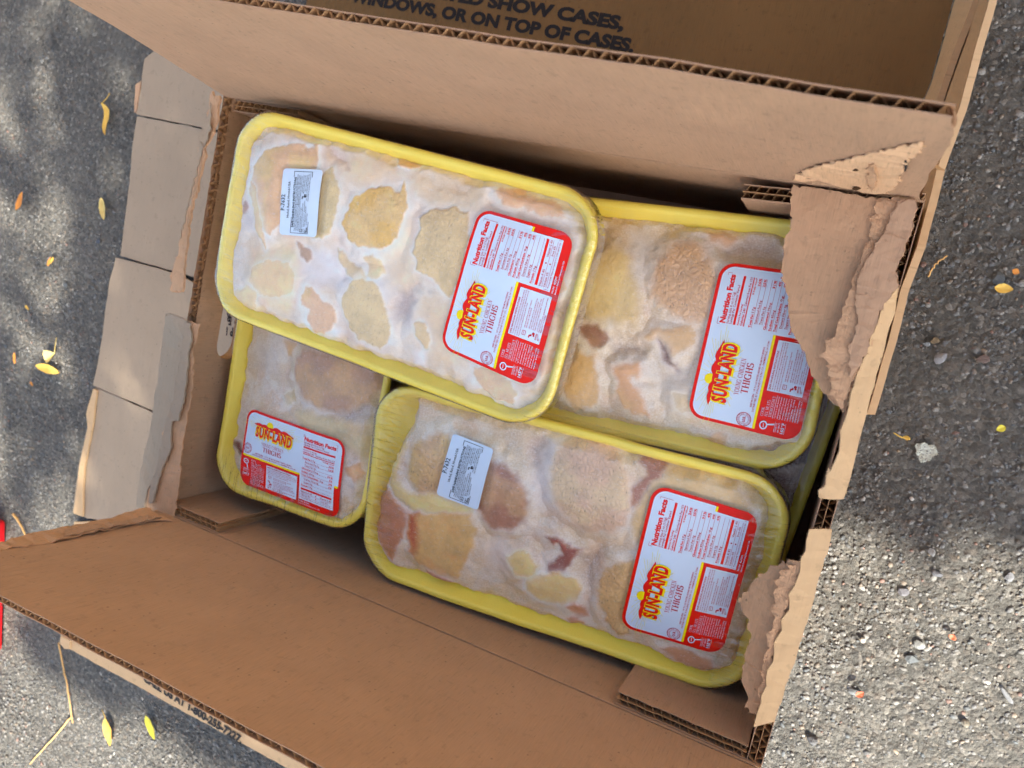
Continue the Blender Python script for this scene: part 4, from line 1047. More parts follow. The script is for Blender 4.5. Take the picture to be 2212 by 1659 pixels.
def film_mesh(seed):
    lv = [(-.0006, -.014), (-.0009, -.004), (-.0004, .0008), (.002, .0029), (.0045, None), (.008, None), (.012, None), (.018, None), (.026, None), (.036, None), (.048, None), (.060, None), (.068, None)]
    V = []; C = []
    for ins, z in lv:
        P = rloop(ins, 30, 60, 120); n = len(P); th = np.arange(n)
        zz = np.full(n, z) if z is not None else np.maximum(dome(P[:, 0], P[:, 1]) + .0011, .0029 - .0006 * sstep(.004, .012, ins))
        end = sstep(TA_ / 2 - .045, TA_ / 2 - .005, np.abs(P[:, 0])) * sstep(.03, .002, abs(ins - .006) * np.ones(n))
        ang = np.arctan2(P[:, 1], P[:, 0])
        wr = (vnoise(P[:, 1] * 300 + ins * 60, np.sign(P[:, 0]) * 3 + 0 * P[:, 0], seed) - .5) + .6 * (vnoise(P[:, 1] * 620 - ins * 90, np.sign(P[:, 0]) * 3, seed + 1) - .5)
        if z is None: zz = zz + end * wr * .0014
        V.append(np.column_stack([P, zz])); C.append(.10 + .9 * sstep(TA_ / 2 - .045, TA_ / 2 - .01, np.abs(P[:, 0])))
    n = len(V[0]); F = []
    for k in range(len(lv) - 1):
        for i in range(n):
            a = k * n + i; b = k * n + (i + 1) % n; F.append([a, b, b + n, a + n])
    F.append([(len(lv) - 1) * n + i for i in range(n)])
    return np.concatenate(V), F, np.concatenate(C)

def art_mesh(name, art, corners, W, zf, parent, lay=.00014):
    """artwork units (0..W, 0..1) -> tray plane; corners are tray-plane points of reading TL, TR, BR, BL"""
    H = homography([(0, 1), (W, 1), (W, 0), (0, 0)], corners)
    V = []; F = []; Mi = []; n = 0
    for P, Fa, m, l in art:
        Q = happly(H, P); z = zf(Q[:, 0], Q[:, 1]) + l * lay
        Q3 = np.column_stack([Q, z]); V.append(Q3)
        for f in Fa:
            a, b, c = Q3[f[0]], Q3[f[1]], Q3[f[2]]
            cr = (b[0] - a[0]) * (c[1] - a[1]) - (b[1] - a[1]) * (c[0] - a[0])
            F.append([i + n for i in (f if cr > 0 else list(f)[::-1])]); Mi.append(m)
        n += len(P)
    return mesh_obj(name, np.concatenate(V), F, None, parent, mats=LM, midx=Mi)

def tray(label, rvec, tc, scale, spec, seed, group="foam trays of frozen chicken thighs"):
    Mx = rv(rvec); T = CAM + np.asarray(tc, float) * scale
    root = empty("chicken_tray", T)
    root.matrix_world = Matrix.Translation(Vector(T)) @ Matrix(Mx.tolist()).to_4x4() @ Matrix.Scale(scale, 4)
    tag(root, label, "meat tray", group)
    def loc(px, py, z=.003):
        d = Mx.T @ ray(px, py); o = Mx.T @ (CAM - T); t = (z * scale - o[2]) / d[2]
        p = o + d * t; return p[:2] / scale
    V, F = foam_mesh(seed); mesh_obj("foam_tray", V, F, M_FOAM, root, smooth=True)
    # meat surface
    nx, ny = spec.get('res', (340, 184))
    xs = np.linspace(-TA_ / 2 + .006, TA_ / 2 - .006, nx); ys = np.linspace(-TB_ / 2 + .006, TB_ / 2 - .006, ny)
    X, Y = np.meshgrid(xs, ys, indexing='ij')
    wx = X + (fbm(X * 160, Y * 160, seed + 5, 3) - .5) * .005; wy = Y + (fbm(X * 160 + 40, Y * 160, seed + 6, 3) - .5) * .005
    q = -sd_round(X, Y, .0)
    lo = fbm(X * 38, Y * 38, seed + 1); md = fbm(X * 110, Y * 110, seed + 2); hi = fbm(X * 420, Y * 420, seed + 3)
    base_a, base_b = lin(spec['base'][0]), lin(spec['base'][1])
    t = sstep(.36, .62, lo * .75 + md * .25)[..., None]
    C = base_a * (1 - t) + base_b * t
    bg = sstep(.46, .62, fbm(X * 60 + 9, Y * 60, seed + 12))[..., None] * .35; C = C * (1 - bg) + lin((222, 200, 172)) * bg
    pk = sstep(.52, .68, fbm(X * 70 + 3, Y * 70 + 8, seed + 13))[..., None] * .25; C = C * (1 - pk) + lin((214, 176, 166)) * pk
    wt = sstep(.50, .66, fbm(X * 85 + 30, Y * 85, seed + 14))[..., None] * .38; C = C * (1 - wt) + lin((234, 232, 234)) * wt
    C = C * (0.93 + 0.14 * hi[..., None])
    frost = np.clip(.55 + .6 * (md - .5), 0, 1); net = np.zeros_like(X); gap = .0006 + .0014 * sstep(.42, .66, 1 - lo)
    near = np.full(X.shape, 1e9); lab = np.zeros(X.shape, int) - 1; k_th = 0
    for p in spec['patches']:
        kind, fr_, pts = p[0], p[1], p[2]; opt = p[3] if len(p) > 3 else {}
        P = [loc(*fr_(x, y)) for x, y in pts]
        d = poly_sd(wx, wy, P)
        soft = opt.get('soft', .0011) + (spec.get('soft', 0) if kind == 's' else 0)
        m = sstep(soft, -soft, d + (hi - .5) * .0016)
        c = lin(opt['c']) * (np.array([1.12, 1.08, .98]) if kind == 's' and sum(opt['c']) > 440 else 1.0); a = opt.get('a', .93)
        var = .80 + .40 * fbm(X * 120, Y * 120, seed + 31 + k_th, 4) + .10 * (hi - .5)
        cc = c[None, None] * var[..., None]
        if 'c2' in opt:
            g = sstep(.35, .65, fbm(X * 55 + 3, Y * 55, seed + 60 + k_th)); cc = cc * (1 - g[..., None]) + lin(opt['c2']) * (1.1 if sum(opt['c2']) > 440 else 1.0) * var[..., None] * g[..., None]
        if kind == 'f':       # frost bloom
            C = C * (1 - m[..., None] * a) + cc * m[..., None] * a; frost = frost * (1 - m) + m * opt.get('fr', .25); gap = gap * (1 - m) + m * .0010
        elif kind == 'd':     # hollow between the pieces, shade painted into its colour
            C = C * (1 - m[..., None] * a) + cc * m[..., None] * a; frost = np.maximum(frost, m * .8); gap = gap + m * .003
        else:
            # a rim of white frost round every bare patch
            rimm = np.exp(-np.maximum(d, 0) / .0024) * (d > 0) * opt.get('rim', .75)
            C = C * (1 - rimm[..., None]) + lin((242, 240, 246)) * rimm[..., None]
            C = C * (1 - m[..., None] * a) + cc * m[..., None] * a
            frost = frost * (1 - m) + m * .06; net = net * (1 - m) + m * opt.get('net', .5)
            gap = gap * (1 - m) + m * opt.get('gap', .0003)
            if opt.get('thigh', 1):
                upd = d < near - .0; near = np.where(upd, d, near); lab = np.where(upd, k_th, lab); k_th += 1
    Z = dome(X, Y) - gap - .0004 + (hi - .5) * .00015
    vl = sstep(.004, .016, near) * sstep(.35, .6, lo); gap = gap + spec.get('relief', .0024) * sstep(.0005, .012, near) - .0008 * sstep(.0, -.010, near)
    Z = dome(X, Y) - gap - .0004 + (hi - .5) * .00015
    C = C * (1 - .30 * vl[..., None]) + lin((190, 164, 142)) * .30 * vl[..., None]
    C = np.clip(C * np.array([1.19, 1.12, .96]), 0, .93)
    # the piece thins out at the tray's edge
    edge = .0075 * sstep(.014, .0055, q + (md - .5) * .008)
    Z = Z - edge
    keep = q > .0056
    for e in spec.get('bare', []):
        d = poly_sd(wx, wy, [loc(*e[0](x, y)) for x, y in e[1]]); Z = Z - .022 * sstep(.006, -.006, d)
        fz_ = sstep(.004, -.002, d)[..., None]
    quads = []
    for nm in ('label', 'sticker'):
        if spec.get(nm): quads.append([loc(*p, .0055) for p in spec[nm]])
    for Q in quads:
        m = sstep(.006, -.001, poly_sd(X, Y, Q)); Z = Z * (1 - m) + (dome(X, Y) - .0016) * m
    Vg = np.stack([X, Y, Z], -1)
    lab = np.where(near < .011, lab, -1)
    idx = np.arange(nx * ny).reshape(nx, ny)
    quad = np.stack([idx[:-1, :-1], idx[1:, :-1], idx[1:, 1:], idx[:-1, 1:]], -1).reshape(-1, 4)
    ql = lab[:-1, :-1].ravel(); kp = (keep[:-1, :-1] & keep[1:, 1:] & keep[1:, :-1] & keep[:-1, 1:]).ravel()
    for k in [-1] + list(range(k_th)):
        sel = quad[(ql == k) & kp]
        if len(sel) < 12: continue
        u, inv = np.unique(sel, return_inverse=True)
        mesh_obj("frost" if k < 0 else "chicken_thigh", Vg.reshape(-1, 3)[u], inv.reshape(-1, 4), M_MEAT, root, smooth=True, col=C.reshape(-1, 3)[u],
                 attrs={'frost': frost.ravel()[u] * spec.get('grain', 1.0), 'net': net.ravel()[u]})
    V, F, Cr = film_mesh(seed + 70); mesh_obj("plastic_film", V, F, M_FILM, root, smooth=True, attrs={'crease': Cr})
    if spec.get('label'):
        wob = spec.get('wob', [])
        def zl(x, y):
            z = np.maximum(dome(x, y) + .0013, .0026) + .0007 * (fbm(x * 55 + seed, y * 55, seed + 8, 2) - .5)
            for (bx, by, amp, rad) in wob: z = z + amp * np.exp(-((x - bx) ** 2 + (y - by) ** 2) / rad ** 2)
            return z
        art_mesh("label", LABEL_ART, quads[0], 1.5, zl, root)
    if spec.get('sticker'): art_mesh("sticker", STICKER_ART, quads[-1], 1.75, lambda x, y: np.maximum(dome(x, y) + .0011, .0025) + .0004, root, lay=.0003)
    return root
TAN, PALE, YEL, ORG = (216, 184, 148), (214, 196, 160), (218, 188, 120), (216, 166, 118)
S_A = dict(grain=.4, base=((216, 200, 188), (228, 220, 216)),
  label=[ZK(72, 1253), ZK(414, 40), ZK(1237, 274), ZK(870, 1616)], sticker=[Z1(390, 668), Z1(405, 335), Z1(600, 342), Z1(575, 682)],
  wob=[(.03, .035, .0005, .010), (.075, .05, -.0004, .012)],
  patches=[
  ('f', Z1, [(160, 520), (240, 300), (420, 190), (600, 180), (590, 250), (380, 220), (250, 330), (230, 450), (250, 640), (160, 640)], dict(c=(226, 224, 238), soft=.006)),
  ('f', Z1, [(470, 760), (620, 740), (760, 860), (700, 960), (560, 900), (470, 860)], dict(c=(226, 224, 234), soft=.006)),
  ('f', Z1, [(430, 1130), (520, 1100), (690, 1160), (600, 1230), (460, 1220)], dict(c=(232, 230, 240), soft=.004)),
  ('f', Z1, [(840, 870), (960, 880), (980, 1000), (860, 1010)], dict(c=(226, 222, 226), soft=.005)),
  ('f', Z1, [(1330, 1440), (1500, 1500), (1680, 1470), (1680, 1560), (1500, 1560), (1340, 1510)], dict(c=(228, 224, 234), soft=.004)),
  ('f', Z1, [(1040, 1260), (1130, 1250), (1100, 1340), (1030, 1320)], dict(c=(232, 230, 240), soft=.003)),
  ('s', Z1, [(600, 260), (900, 260), (1000, 380), (800, 430), (640, 340)], dict(c=(222, 200, 172), soft=.006, a=.6, rim=0, net=.1, gap=.0010)),
  ('s', Z1, [(1040, 340), (1400, 420), (1380, 540), (1150, 520), (1040, 420)], dict(c=(224, 204, 170), soft=.006, a=.6, rim=0, net=.15, gap=.0010)),
  ('s', Z1, [(230, 740), (470, 690), (500, 900), (400, 1080), (260, 1000)], dict(c=(224, 206, 170), c2=(226, 190, 160), soft=.006, a=.65, rim=0, net=.1, gap=.0010, thigh=0)),
  ('s', Z1, [(1240, 980), (1330, 1340), (1180, 1320), (1040, 1180), (1100, 1000)], dict(c=(220, 200, 176), soft=.006, a=.6, rim=0, net=.1, gap=.0012)),
  ('s', Z1, [(1700, 900), (1830, 700), (1840, 900), (1750, 1250), (1690, 1400)], dict(c=(226, 200, 166), soft=.005, a=.7, rim=0, net=.1, gap=.0012)),
  ('s', Z1, [(930, 640), (1060, 560), (1060, 900), (960, 980), (880, 800)], dict(c=(228, 216, 202), soft=.006, a=.6, rim=0, net=0, gap=.0010, thigh=0)),
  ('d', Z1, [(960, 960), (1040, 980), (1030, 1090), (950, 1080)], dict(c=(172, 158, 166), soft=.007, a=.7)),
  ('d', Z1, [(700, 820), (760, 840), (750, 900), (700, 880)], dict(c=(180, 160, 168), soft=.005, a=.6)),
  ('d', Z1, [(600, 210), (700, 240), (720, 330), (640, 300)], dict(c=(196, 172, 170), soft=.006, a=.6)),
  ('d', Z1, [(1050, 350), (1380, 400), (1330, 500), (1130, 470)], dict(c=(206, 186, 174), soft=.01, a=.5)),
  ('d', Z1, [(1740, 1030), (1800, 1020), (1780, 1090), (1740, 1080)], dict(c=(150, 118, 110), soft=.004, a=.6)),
  ('s', Z1, [(235, 400), (245, 330), (300, 250), (360, 225), (450, 220), (540, 225), (570, 215), (570, 300), (560, 345), (410, 345), (395, 520), (395, 600), (340, 670), (300, 640), (285, 560), (250, 480)], dict(c=(214, 178, 146), c2=(216, 184, 128), net=.15)),
  ('s', Z1, [(232, 380), (262, 440), (285, 560), (310, 650), (312, 740), (272, 680), (240, 560), (228, 440)], dict(c=(222, 196, 168), thigh=0, net=0)),
  ('s', Z1, [(600, 345), (640, 330), (670, 400), (690, 470), (680, 560), (650, 640), (600, 690), (565, 690), (560, 600), (580, 480)], dict(c=(206, 190, 152), net=.5)),
  ('s', Z1, [(710, 620), (720, 560), (760, 490), (830, 440), (900, 425), (980, 445), (1005, 395), (1016, 460), (1030, 520), (1010, 600), (980, 660), (930, 730), (880, 745), (800, 730), (730, 690)], dict(c=(212, 184, 132), c2=(218, 178, 96), net=.5)),
  ('s', Z1, [(1090, 590), (1150, 545), (1250, 535), (1330, 560), (1340, 690), (1300, 900), (1250, 990), (1170, 900), (1080, 840), (1060, 760), (1085, 680)], dict(c=(208, 188, 152), net=.5)),
  ('s', Z1, [(665, 735), (700, 755), (760, 820), (860, 890), (915, 860), (890, 790), (850, 760), (800, 790), (840, 850), (790, 960), (740, 890), (690, 830)], dict(c=(220, 200, 168), thigh=0, net=.2)),
  ('s', Z1, [(490, 970), (520, 935), (560, 940), (590, 990), (620, 1010), (660, 1050), (670, 1100), (640, 1150), (590, 1175), (540, 1160), (520, 1100), (530, 1050), (495, 1020)], dict(c=(216, 188, 148), c2=(216, 180, 150), net=.3)),
  ('s', Z1, [(700, 1000), (740, 910), (800, 890), (850, 900), (905, 960), (920, 1040), (935, 1130), (930, 1210), (880, 1250), (820, 1225), (760, 1170), (710, 1100)], dict(c=(212, 194, 160), net=.45)),
  ('s', Z1, [(1060, 1110), (1110, 1115), (1130, 1160), (1140, 1230), (1110, 1240), (1070, 1180)], dict(c=(214, 194, 164), thigh=0, net=.2)),
  ('s', Z1, [(172, 520), (195, 500), (212, 520), (202, 550), (180, 556)], dict(c=(176, 132, 116), thigh=0, net=0)),
  ('s', Z1, [(470, 700), (500, 720), (530, 750), (545, 790), (520, 805), (485, 760)], dict(c=(178, 148, 132), thigh=0, net=0)),
  ('s', Z1, [(1470, 430), (1560, 430), (1640, 465), (1720, 495), (1790, 530), (1800, 580), (1700, 565), (1600, 535), (1500, 515), (1465, 470)], dict(c=(220, 178, 146), soft=.003, net=.2)),
  ('s', Z1, [(925, 255), (980, 275), (1065, 310), (1050, 335), (960, 312)], dict(c=(222, 184, 138), thigh=0, net=0)),
  ('s', Z1, [(1365, 1340), (1430, 1325), (1540, 1400), (1575, 1470), (1540, 1525), (1470, 1495), (1400, 1455), (1365, 1400)], dict(c=(222, 194, 168), net=.2)),
  ('s', Z1, [(240, 830), (330, 800), (440, 815), (475, 880), (440, 960), (360, 985), (270, 970), (230, 900)], dict(c=(220, 192, 160), c2=(226, 206, 160), soft=.005, a=.7, net=.2)),
  ('s', Z1, [(90, 990), (200, 920), (260, 960), (240, 1030), (150, 1050)], dict(c=(226, 208, 176), soft=.003, a=.8, thigh=0, net=0)),
  ('s', Z1, [(1740, 880), (1800, 860), (1810, 960), (1760, 990)], dict(c=(224, 186, 150), soft=.003, a=.7, thigh=0, net=0)),
  ('s', Z1, [(1690, 1270), (1740, 1240), (1740, 1350), (1680, 1400)], dict(c=(222, 186, 168), soft=.003, a=.7, thigh=0, net=0)),
  ])
S_E = dict(soft=.0014, relief=.0042, base=((210, 188, 160), (218, 204, 186)), label=[Z2(770, 1195), Z2(948, 420), Z2(1528, 500), Z2(1330, 1335)],
  patches=[
  ('f', Z2, [(480, 260), (640, 300), (620, 440), (560, 560), (500, 420)], dict(c=(214, 208, 206), soft=.008)),
  ('f', Z2, [(580, 980), (760, 980), (760, 1130), (600, 1060)], dict(c=(210, 204, 200), soft=.01, a=.7)),
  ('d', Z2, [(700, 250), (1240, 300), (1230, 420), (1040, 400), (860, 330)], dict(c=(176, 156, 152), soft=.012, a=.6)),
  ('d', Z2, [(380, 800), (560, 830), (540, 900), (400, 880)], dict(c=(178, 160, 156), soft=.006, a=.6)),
  ('s', Z2, [(300, 450), (400, 330), (470, 400), (520, 530), (525, 600), (520, 740), (440, 730), (300, 710), (230, 620), (270, 520)], dict(c=(214, 196, 152), c2=(206, 182, 132), soft=.003, net=.25, rim=.2)),
  ('s', Z2, [(600, 480), (640, 400), (700, 330), (780, 300), (850, 350), (900, 440), (925, 520), (905, 600), (880, 700), (840, 740), (740, 720), (640, 640), (600, 590)], dict(c=(200, 166, 136), c2=(196, 158, 120), soft=.002, net=.9, rim=.2)),
  ('s', Z2, [(215, 745), (260, 728), (320, 730), (360, 770), (372, 810), (340, 847), (280, 842), (235, 800)], dict(c=(164, 116, 92), c2=(146, 96, 84), net=0, rim=.3, gap=.002)),
  ('s', Z2, [(555, 800), (600, 755), (700, 760), (800, 735), (825, 800), (780, 845), (700, 900), (650, 835)], dict(c=(212, 180, 142), soft=.002, net=.2)),
  ('s', Z2, [(628, 815), (670, 870), (712, 940), (722, 975), (670, 935), (640, 880)], dict(c=(112, 74, 80), thigh=0, net=0, gap=.004, soft=.002)),
  ('s', Z2, [(175, 960), (240, 865), (310, 920), (322, 1060), (312, 1140), (260, 1172), (200, 1162), (145, 1060)], dict(c=(208, 174, 126), c2=(202, 164, 110), net=.3, rim=.25)),
  ('s', Z2, [(405, 960), (480, 918), (540, 930), (548, 990), (485, 1010), (555, 1090), (565, 1150), (575, 1205), (500, 1188), (440, 1130), (428, 1060)], dict(c=(212, 174, 130), c2=(204, 158, 118), net=.1, rim=.35)),
  ('s', Z2, [(845, 1322), (920, 1288), (965, 1310), (930, 1362), (860, 1352)], dict(c=(212, 178, 146), thigh=0, net=.1)),
  ('s', Z2, [(1060, 1392), (1150, 1350), (1240, 1330), (1265, 1350), (1200, 1402), (1110, 1410)], dict(c=(150, 112, 98), thigh=0, net=0, soft=.002, gap=.002)),
  ('s', Z2, [(860, 275), (960, 265), (1030, 310), (960, 335), (880, 312)], dict(c=(212, 168, 136), thigh=0, soft=.003, net=0)),
  ('s', Z2, [(700, 1080), (780, 1080), (800, 1180), (720, 1170)], dict(c=(208, 188, 148), soft=.005, a=.7, net=.2)),
  ])
S_D = dict(soft=.0014, relief=.0042, base=((214, 190, 162), (222, 206, 188)), label=[Z3(1268, 1185), Z3(1425, 535), Z3(1912, 680), Z3(1735, 1322)], sticker=[Z3(432, 575), Z3(502, 300), Z3(690, 372), Z3(622, 648)],
  bare=[(Z3, [(120, 60), (250, 80), (300, 180), (290, 270), (250, 340), (215, 400), (185, 500), (150, 560), (100, 500)]), (Z3, [(1880, 560), (2080, 560), (2080, 900), (1960, 860), (1930, 700)])],
  patches=[
  ('f', Z3, [(850, 380), (950, 320), (1000, 340), (950, 500), (960, 640), (880, 640), (860, 520)], dict(c=(222, 212, 214), soft=.008)),
  ('f', Z3, [(640, 800), (740, 780), (770, 860), (740, 940), (650, 900)], dict(c=(220, 208, 204), soft=.008)),
  ('f', Z3, [(900, 1080), (1010, 1090), (1000, 1180), (900, 1140)], dict(c=(222, 214, 212), soft=.007, a=.7)),
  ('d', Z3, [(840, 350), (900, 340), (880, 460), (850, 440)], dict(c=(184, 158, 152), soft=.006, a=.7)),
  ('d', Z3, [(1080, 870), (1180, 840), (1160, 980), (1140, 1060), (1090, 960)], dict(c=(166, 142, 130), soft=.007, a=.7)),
  ('s', Z3, [(300, 430), (330, 345), (420, 300), (480, 300), (520, 420), (480, 540), (430, 590), (350, 570), (300, 520)], dict(c=(206, 178, 126), c2=(196, 160, 118), soft=.002, net=.9, rim=.2)),
  ('s', Z3, [(200, 520), (205, 450), (240, 370), (282, 342), (288, 362), (255, 440), (235, 520), (300, 570), (420, 580), (500, 600), (590, 640), (592, 656), (430, 662), (320, 642), (230, 590)], dict(c=(224, 204, 148), c2=(218, 196, 132), net=.1, rim=.3)),
  ('s', Z3, [(145, 570), (170, 525), (220, 600), (290, 650), (297, 700), (272, 770), (240, 850), (215, 885), (165, 820), (128, 740)], dict(c=(190, 122, 90), c2=(204, 140, 96), net=0, rim=.5)),
  ('s', Z3, [(304, 672), (345, 660), (590, 665), (612, 740), (602, 820), (562, 900), (520, 965), (430, 955), (350, 905), (308, 840), (300, 740)], dict(c=(210, 164, 106), c2=(214, 176, 116), net=.35, rim=.3)),
  ('s', Z3, [(305, 672), (338, 664), (344, 740), (340, 830), (318, 850), (302, 780)], dict(c=(186, 66, 46), soft=.0035, a=.9, thigh=0, net=0, rim=0)),
  ('s', Z3, [(650, 420), (740, 440), (800, 480), (840, 560), (852, 650), (832, 705), (760, 735), (680, 722), (615, 650), (600, 600)], dict(c=(188, 150, 122), c2=(166, 114, 96), soft=.002, net=.6, rim=.25)),
  ('s', Z3, [(955, 520), (965, 400), (1000, 345), (1080, 325), (1150, 330), (1230, 370), (1285, 430), (1315, 520), (1312, 640), (1300, 722), (1240, 748), (1120, 742), (1040, 680), (970, 610)], dict(c=(210, 188, 162), c2=(206, 174, 152), soft=.0022, net=.8, rim=.25)),
  ('s', Z3, [(930, 768), (980, 762), (1040, 808), (1095, 830), (1080, 862), (1040, 892), (1020, 922), (970, 942), (933, 926), (940, 888), (982, 862), (1010, 842), (985, 800), (950, 795)], dict(c=(150, 72, 62), c2=(134, 58, 54), net=0, rim=.4, soft=.0008)),
  ('s', Z3, [(835, 965), (900, 950), (1000, 930), (1075, 970), (1092, 1010), (1070, 1060), (1000, 1088), (900, 1062), (835, 1020)], dict(c=(222, 200, 146), c2=(218, 190, 132), net=.2)),
  ('s', Z3, [(760, 860), (830, 830), (895, 900), (880, 950), (850, 960), (795, 950)], dict(c=(222, 202, 150), net=.2, soft=.002)),
  ('s', Z3, [(1018, 1105), (1055, 1065), (1092, 1090), (1112, 1150), (1060, 1165)], dict(c=(204, 142, 116), thigh=0, net=0)),
  ('s', Z3, [(1002, 1160), (1040, 1155), (1095, 1180), (1090, 1195), (1030, 1190)], dict(c=(200, 134, 108), thigh=0, net=0)),
  ('s', Z3, [(1168, 980), (1210, 910), (1280, 880), (1340, 880), (1335, 960), (1310, 1100), (1320, 1220), (1260, 1235), (1200, 1160), (1168, 1060)], dict(c=(208, 174, 126), c2=(200, 162, 112), net=.95, rim=.3)),
  ('s', Z3, [(1325, 700), (1350, 620), (1420, 530), (1500, 470), (1600, 440), (1700, 458), (1795, 520), (1870, 630), (1870, 720), (1700, 700), (1500, 600), (1420, 640), (1380, 800), (1340, 790)], dict(c=(200, 172, 128), c2=(206, 182, 142), soft=.002, net=.2, rim=.15)),
  ('s', Z3, [(1358, 440), (1370, 400), (1440, 403), (1488, 430), (1470, 480), (1400, 550), (1350, 620), (1318, 640), (1330, 560), (1380, 500)], dict(c=(178, 122, 94), c2=(160, 104, 84), net=.4, rim=.1, gap=.0015)),
  ('s', Z3, [(1455, 1292), (1520, 1278), (1660, 1330), (1705, 1382), (1640, 1402), (1520, 1342)], dict(c=(196, 144, 116), net=0, rim=.4)),
  ('s', Z3, [(368, 930), (440, 958), (495, 990), (480, 1012), (400, 990)], dict(c=(198, 132, 110), thigh=0, net=0, rim=.5)),
  ('s', Z3, [(1760, 1300), (1850, 1180), (1890, 1040), (1900, 1160), (1840, 1330), (1780, 1400)], dict(c=(176, 140, 104), thigh=0, net=.2, soft=.004, a=.7)),
  ])
S_L = dict(soft=.0014, relief=.0042, base=((208, 186, 160), (216, 202, 184)), label=[ZL(258, 77), ZL(1518, 527), ZL(1395, 1556), ZL(108, 1066)],
  patches=[
  ('f', Z4, [(470, 240), (620, 240), (600, 430), (480, 420)], dict(c=(206, 196, 192), soft=.01, a=.7)),
  ('f', Z4, [(760, 580), (870, 640), (980, 670), (940, 690), (800, 640)], dict(c=(222, 214, 214), soft=.004)),
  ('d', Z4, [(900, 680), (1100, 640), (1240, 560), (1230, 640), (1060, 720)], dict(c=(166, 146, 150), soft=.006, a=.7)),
  ('s', Z4, [(740, 340), (780, 275), (850, 285), (1000, 325), (1120, 365), (1245, 435), (1245, 520), (1180, 600), (1080, 645), (980, 662), (860, 622), (770, 560), (728, 460)], dict(c=(202, 164, 126), c2=(186, 146, 122), soft=.002, net=.4, rim=.2)),
  ('s', Z4, [(735, 700), (770, 650), (900, 680), (1050, 720), (1150, 760), (1190, 840), (1180, 990), (1000, 870), (800, 790)], dict(c=(198, 184, 154), c2=(206, 180, 140), soft=.003, net=.3, rim=.15)),
  ('s', Z4, [(302, 843), (342, 850), (382, 920), (384, 968), (340, 932), (308, 880)], dict(c=(150, 74, 54), c2=(104, 34, 28), thigh=0, net=0, rim=.4)),
  ('s', Z4, [(1035, 1012), (1120, 985), (1135, 1062), (1080, 1112), (1050, 1072)], dict(c=(216, 170, 130), net=.1, rim=.6)),
  ('s', Z4, [(648, 220), (722, 232), (700, 312), (660, 312)], dict(c=(208, 172, 130), thigh=0, net=.1, soft=.003)),
  ('s', Z4, [(640, 560), (722, 515), (725, 592), (660, 625)], dict(c=(202, 186, 142), thigh=0, net=.1, soft=.005, a=.7)),
  ])
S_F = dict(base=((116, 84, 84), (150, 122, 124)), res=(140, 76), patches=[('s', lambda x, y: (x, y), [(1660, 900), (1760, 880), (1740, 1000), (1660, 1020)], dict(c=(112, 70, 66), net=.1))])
tray("top frosty tray lying across the others, white sticker and red-bordered label", (0.0767, 0.0039, -0.072), (-0.279, -0.0075, -0.4297), 0.986, S_A, 101)
tray("tray with red-bordered label partly hidden under the torn cardboard flap", (-0.001, 0.0346, 0.0627), (-0.1391, -0.0127, -0.4685), 1.010, S_E, 202)
tray("lower tray with white sticker and dark red piece of meat in its middle", (0.1548, 0.0702, 0.0191), (-0.1355, -0.1541, -0.4625), 1.012, S_D, 303)
tray("tray along the short wall whose label reads the right way up", (-0.0519, -0.0072, 1.6144), (-0.3496, -0.0704, -0.4642), 1.012, S_L, 404)
# a lower layer: only a yellow rim of it shows in the gap beside the torn wall
_p = at(*ZG(890, 0), HB - .082); _q = at(*ZG(440, 1220), HB - .082)
_a = math.atan2(_p[1] - _q[1], _p[0] - _q[0]); _m = (_p + _q) / 2 + np.array([-math.sin(_a), math.cos(_a), 0]) * .0725 + np.array([math.cos(_a), math.sin(_a), 0]) * .012
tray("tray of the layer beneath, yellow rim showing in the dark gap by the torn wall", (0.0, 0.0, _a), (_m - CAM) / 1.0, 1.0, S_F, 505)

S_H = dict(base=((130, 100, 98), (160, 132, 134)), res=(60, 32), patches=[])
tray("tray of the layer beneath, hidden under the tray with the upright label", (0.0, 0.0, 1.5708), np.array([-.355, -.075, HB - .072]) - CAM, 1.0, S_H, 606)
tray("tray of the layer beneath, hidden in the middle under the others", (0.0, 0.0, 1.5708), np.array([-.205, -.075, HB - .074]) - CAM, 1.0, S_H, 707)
# ------------------------------------------------------------------ loose things on the asphalt
def leaf_mat(name, a, b_, spot=0.0):
    m, nt, b = new_mat(name)
    tc = N(nt, 'ShaderNodeTexCoord').outputs['Object']
    n1 = noise(nt, tc, 90, 4, 0.6)
    c = mixc(nt, ramp(nt, n1, [(.35, (0,) * 3), (.65, (1,) * 3)]), lin(a), lin(b_))
    if spot: c = mixc(nt, ramp(nt, noise(nt, tc, 260, 3, .6), [(.28, (spot,) * 3), (.36, (0,) * 3)]), c, lin((96, 60, 30)))
    L(nt, c, b.inputs['Base Color']); b.inputs['Roughness'].default_value = .6
    L(nt, bump(nt, n1, .0006, .6), b.inputs['Normal']); return m
LEAF = dict(y=leaf_mat("leaf_yellow", (226, 186, 84), (206, 160, 66)), o=leaf_mat("leaf_orange", (222, 150, 66), (204, 128, 50)),
            p=leaf_mat("leaf_pale", (218, 194, 122), (196, 168, 94), .9), g=leaf_mat("leaf_yellow_green", (226, 212, 70), (206, 190, 60)), r=leaf_mat("leaf_russet", (168, 92, 58), (140, 70, 44)))
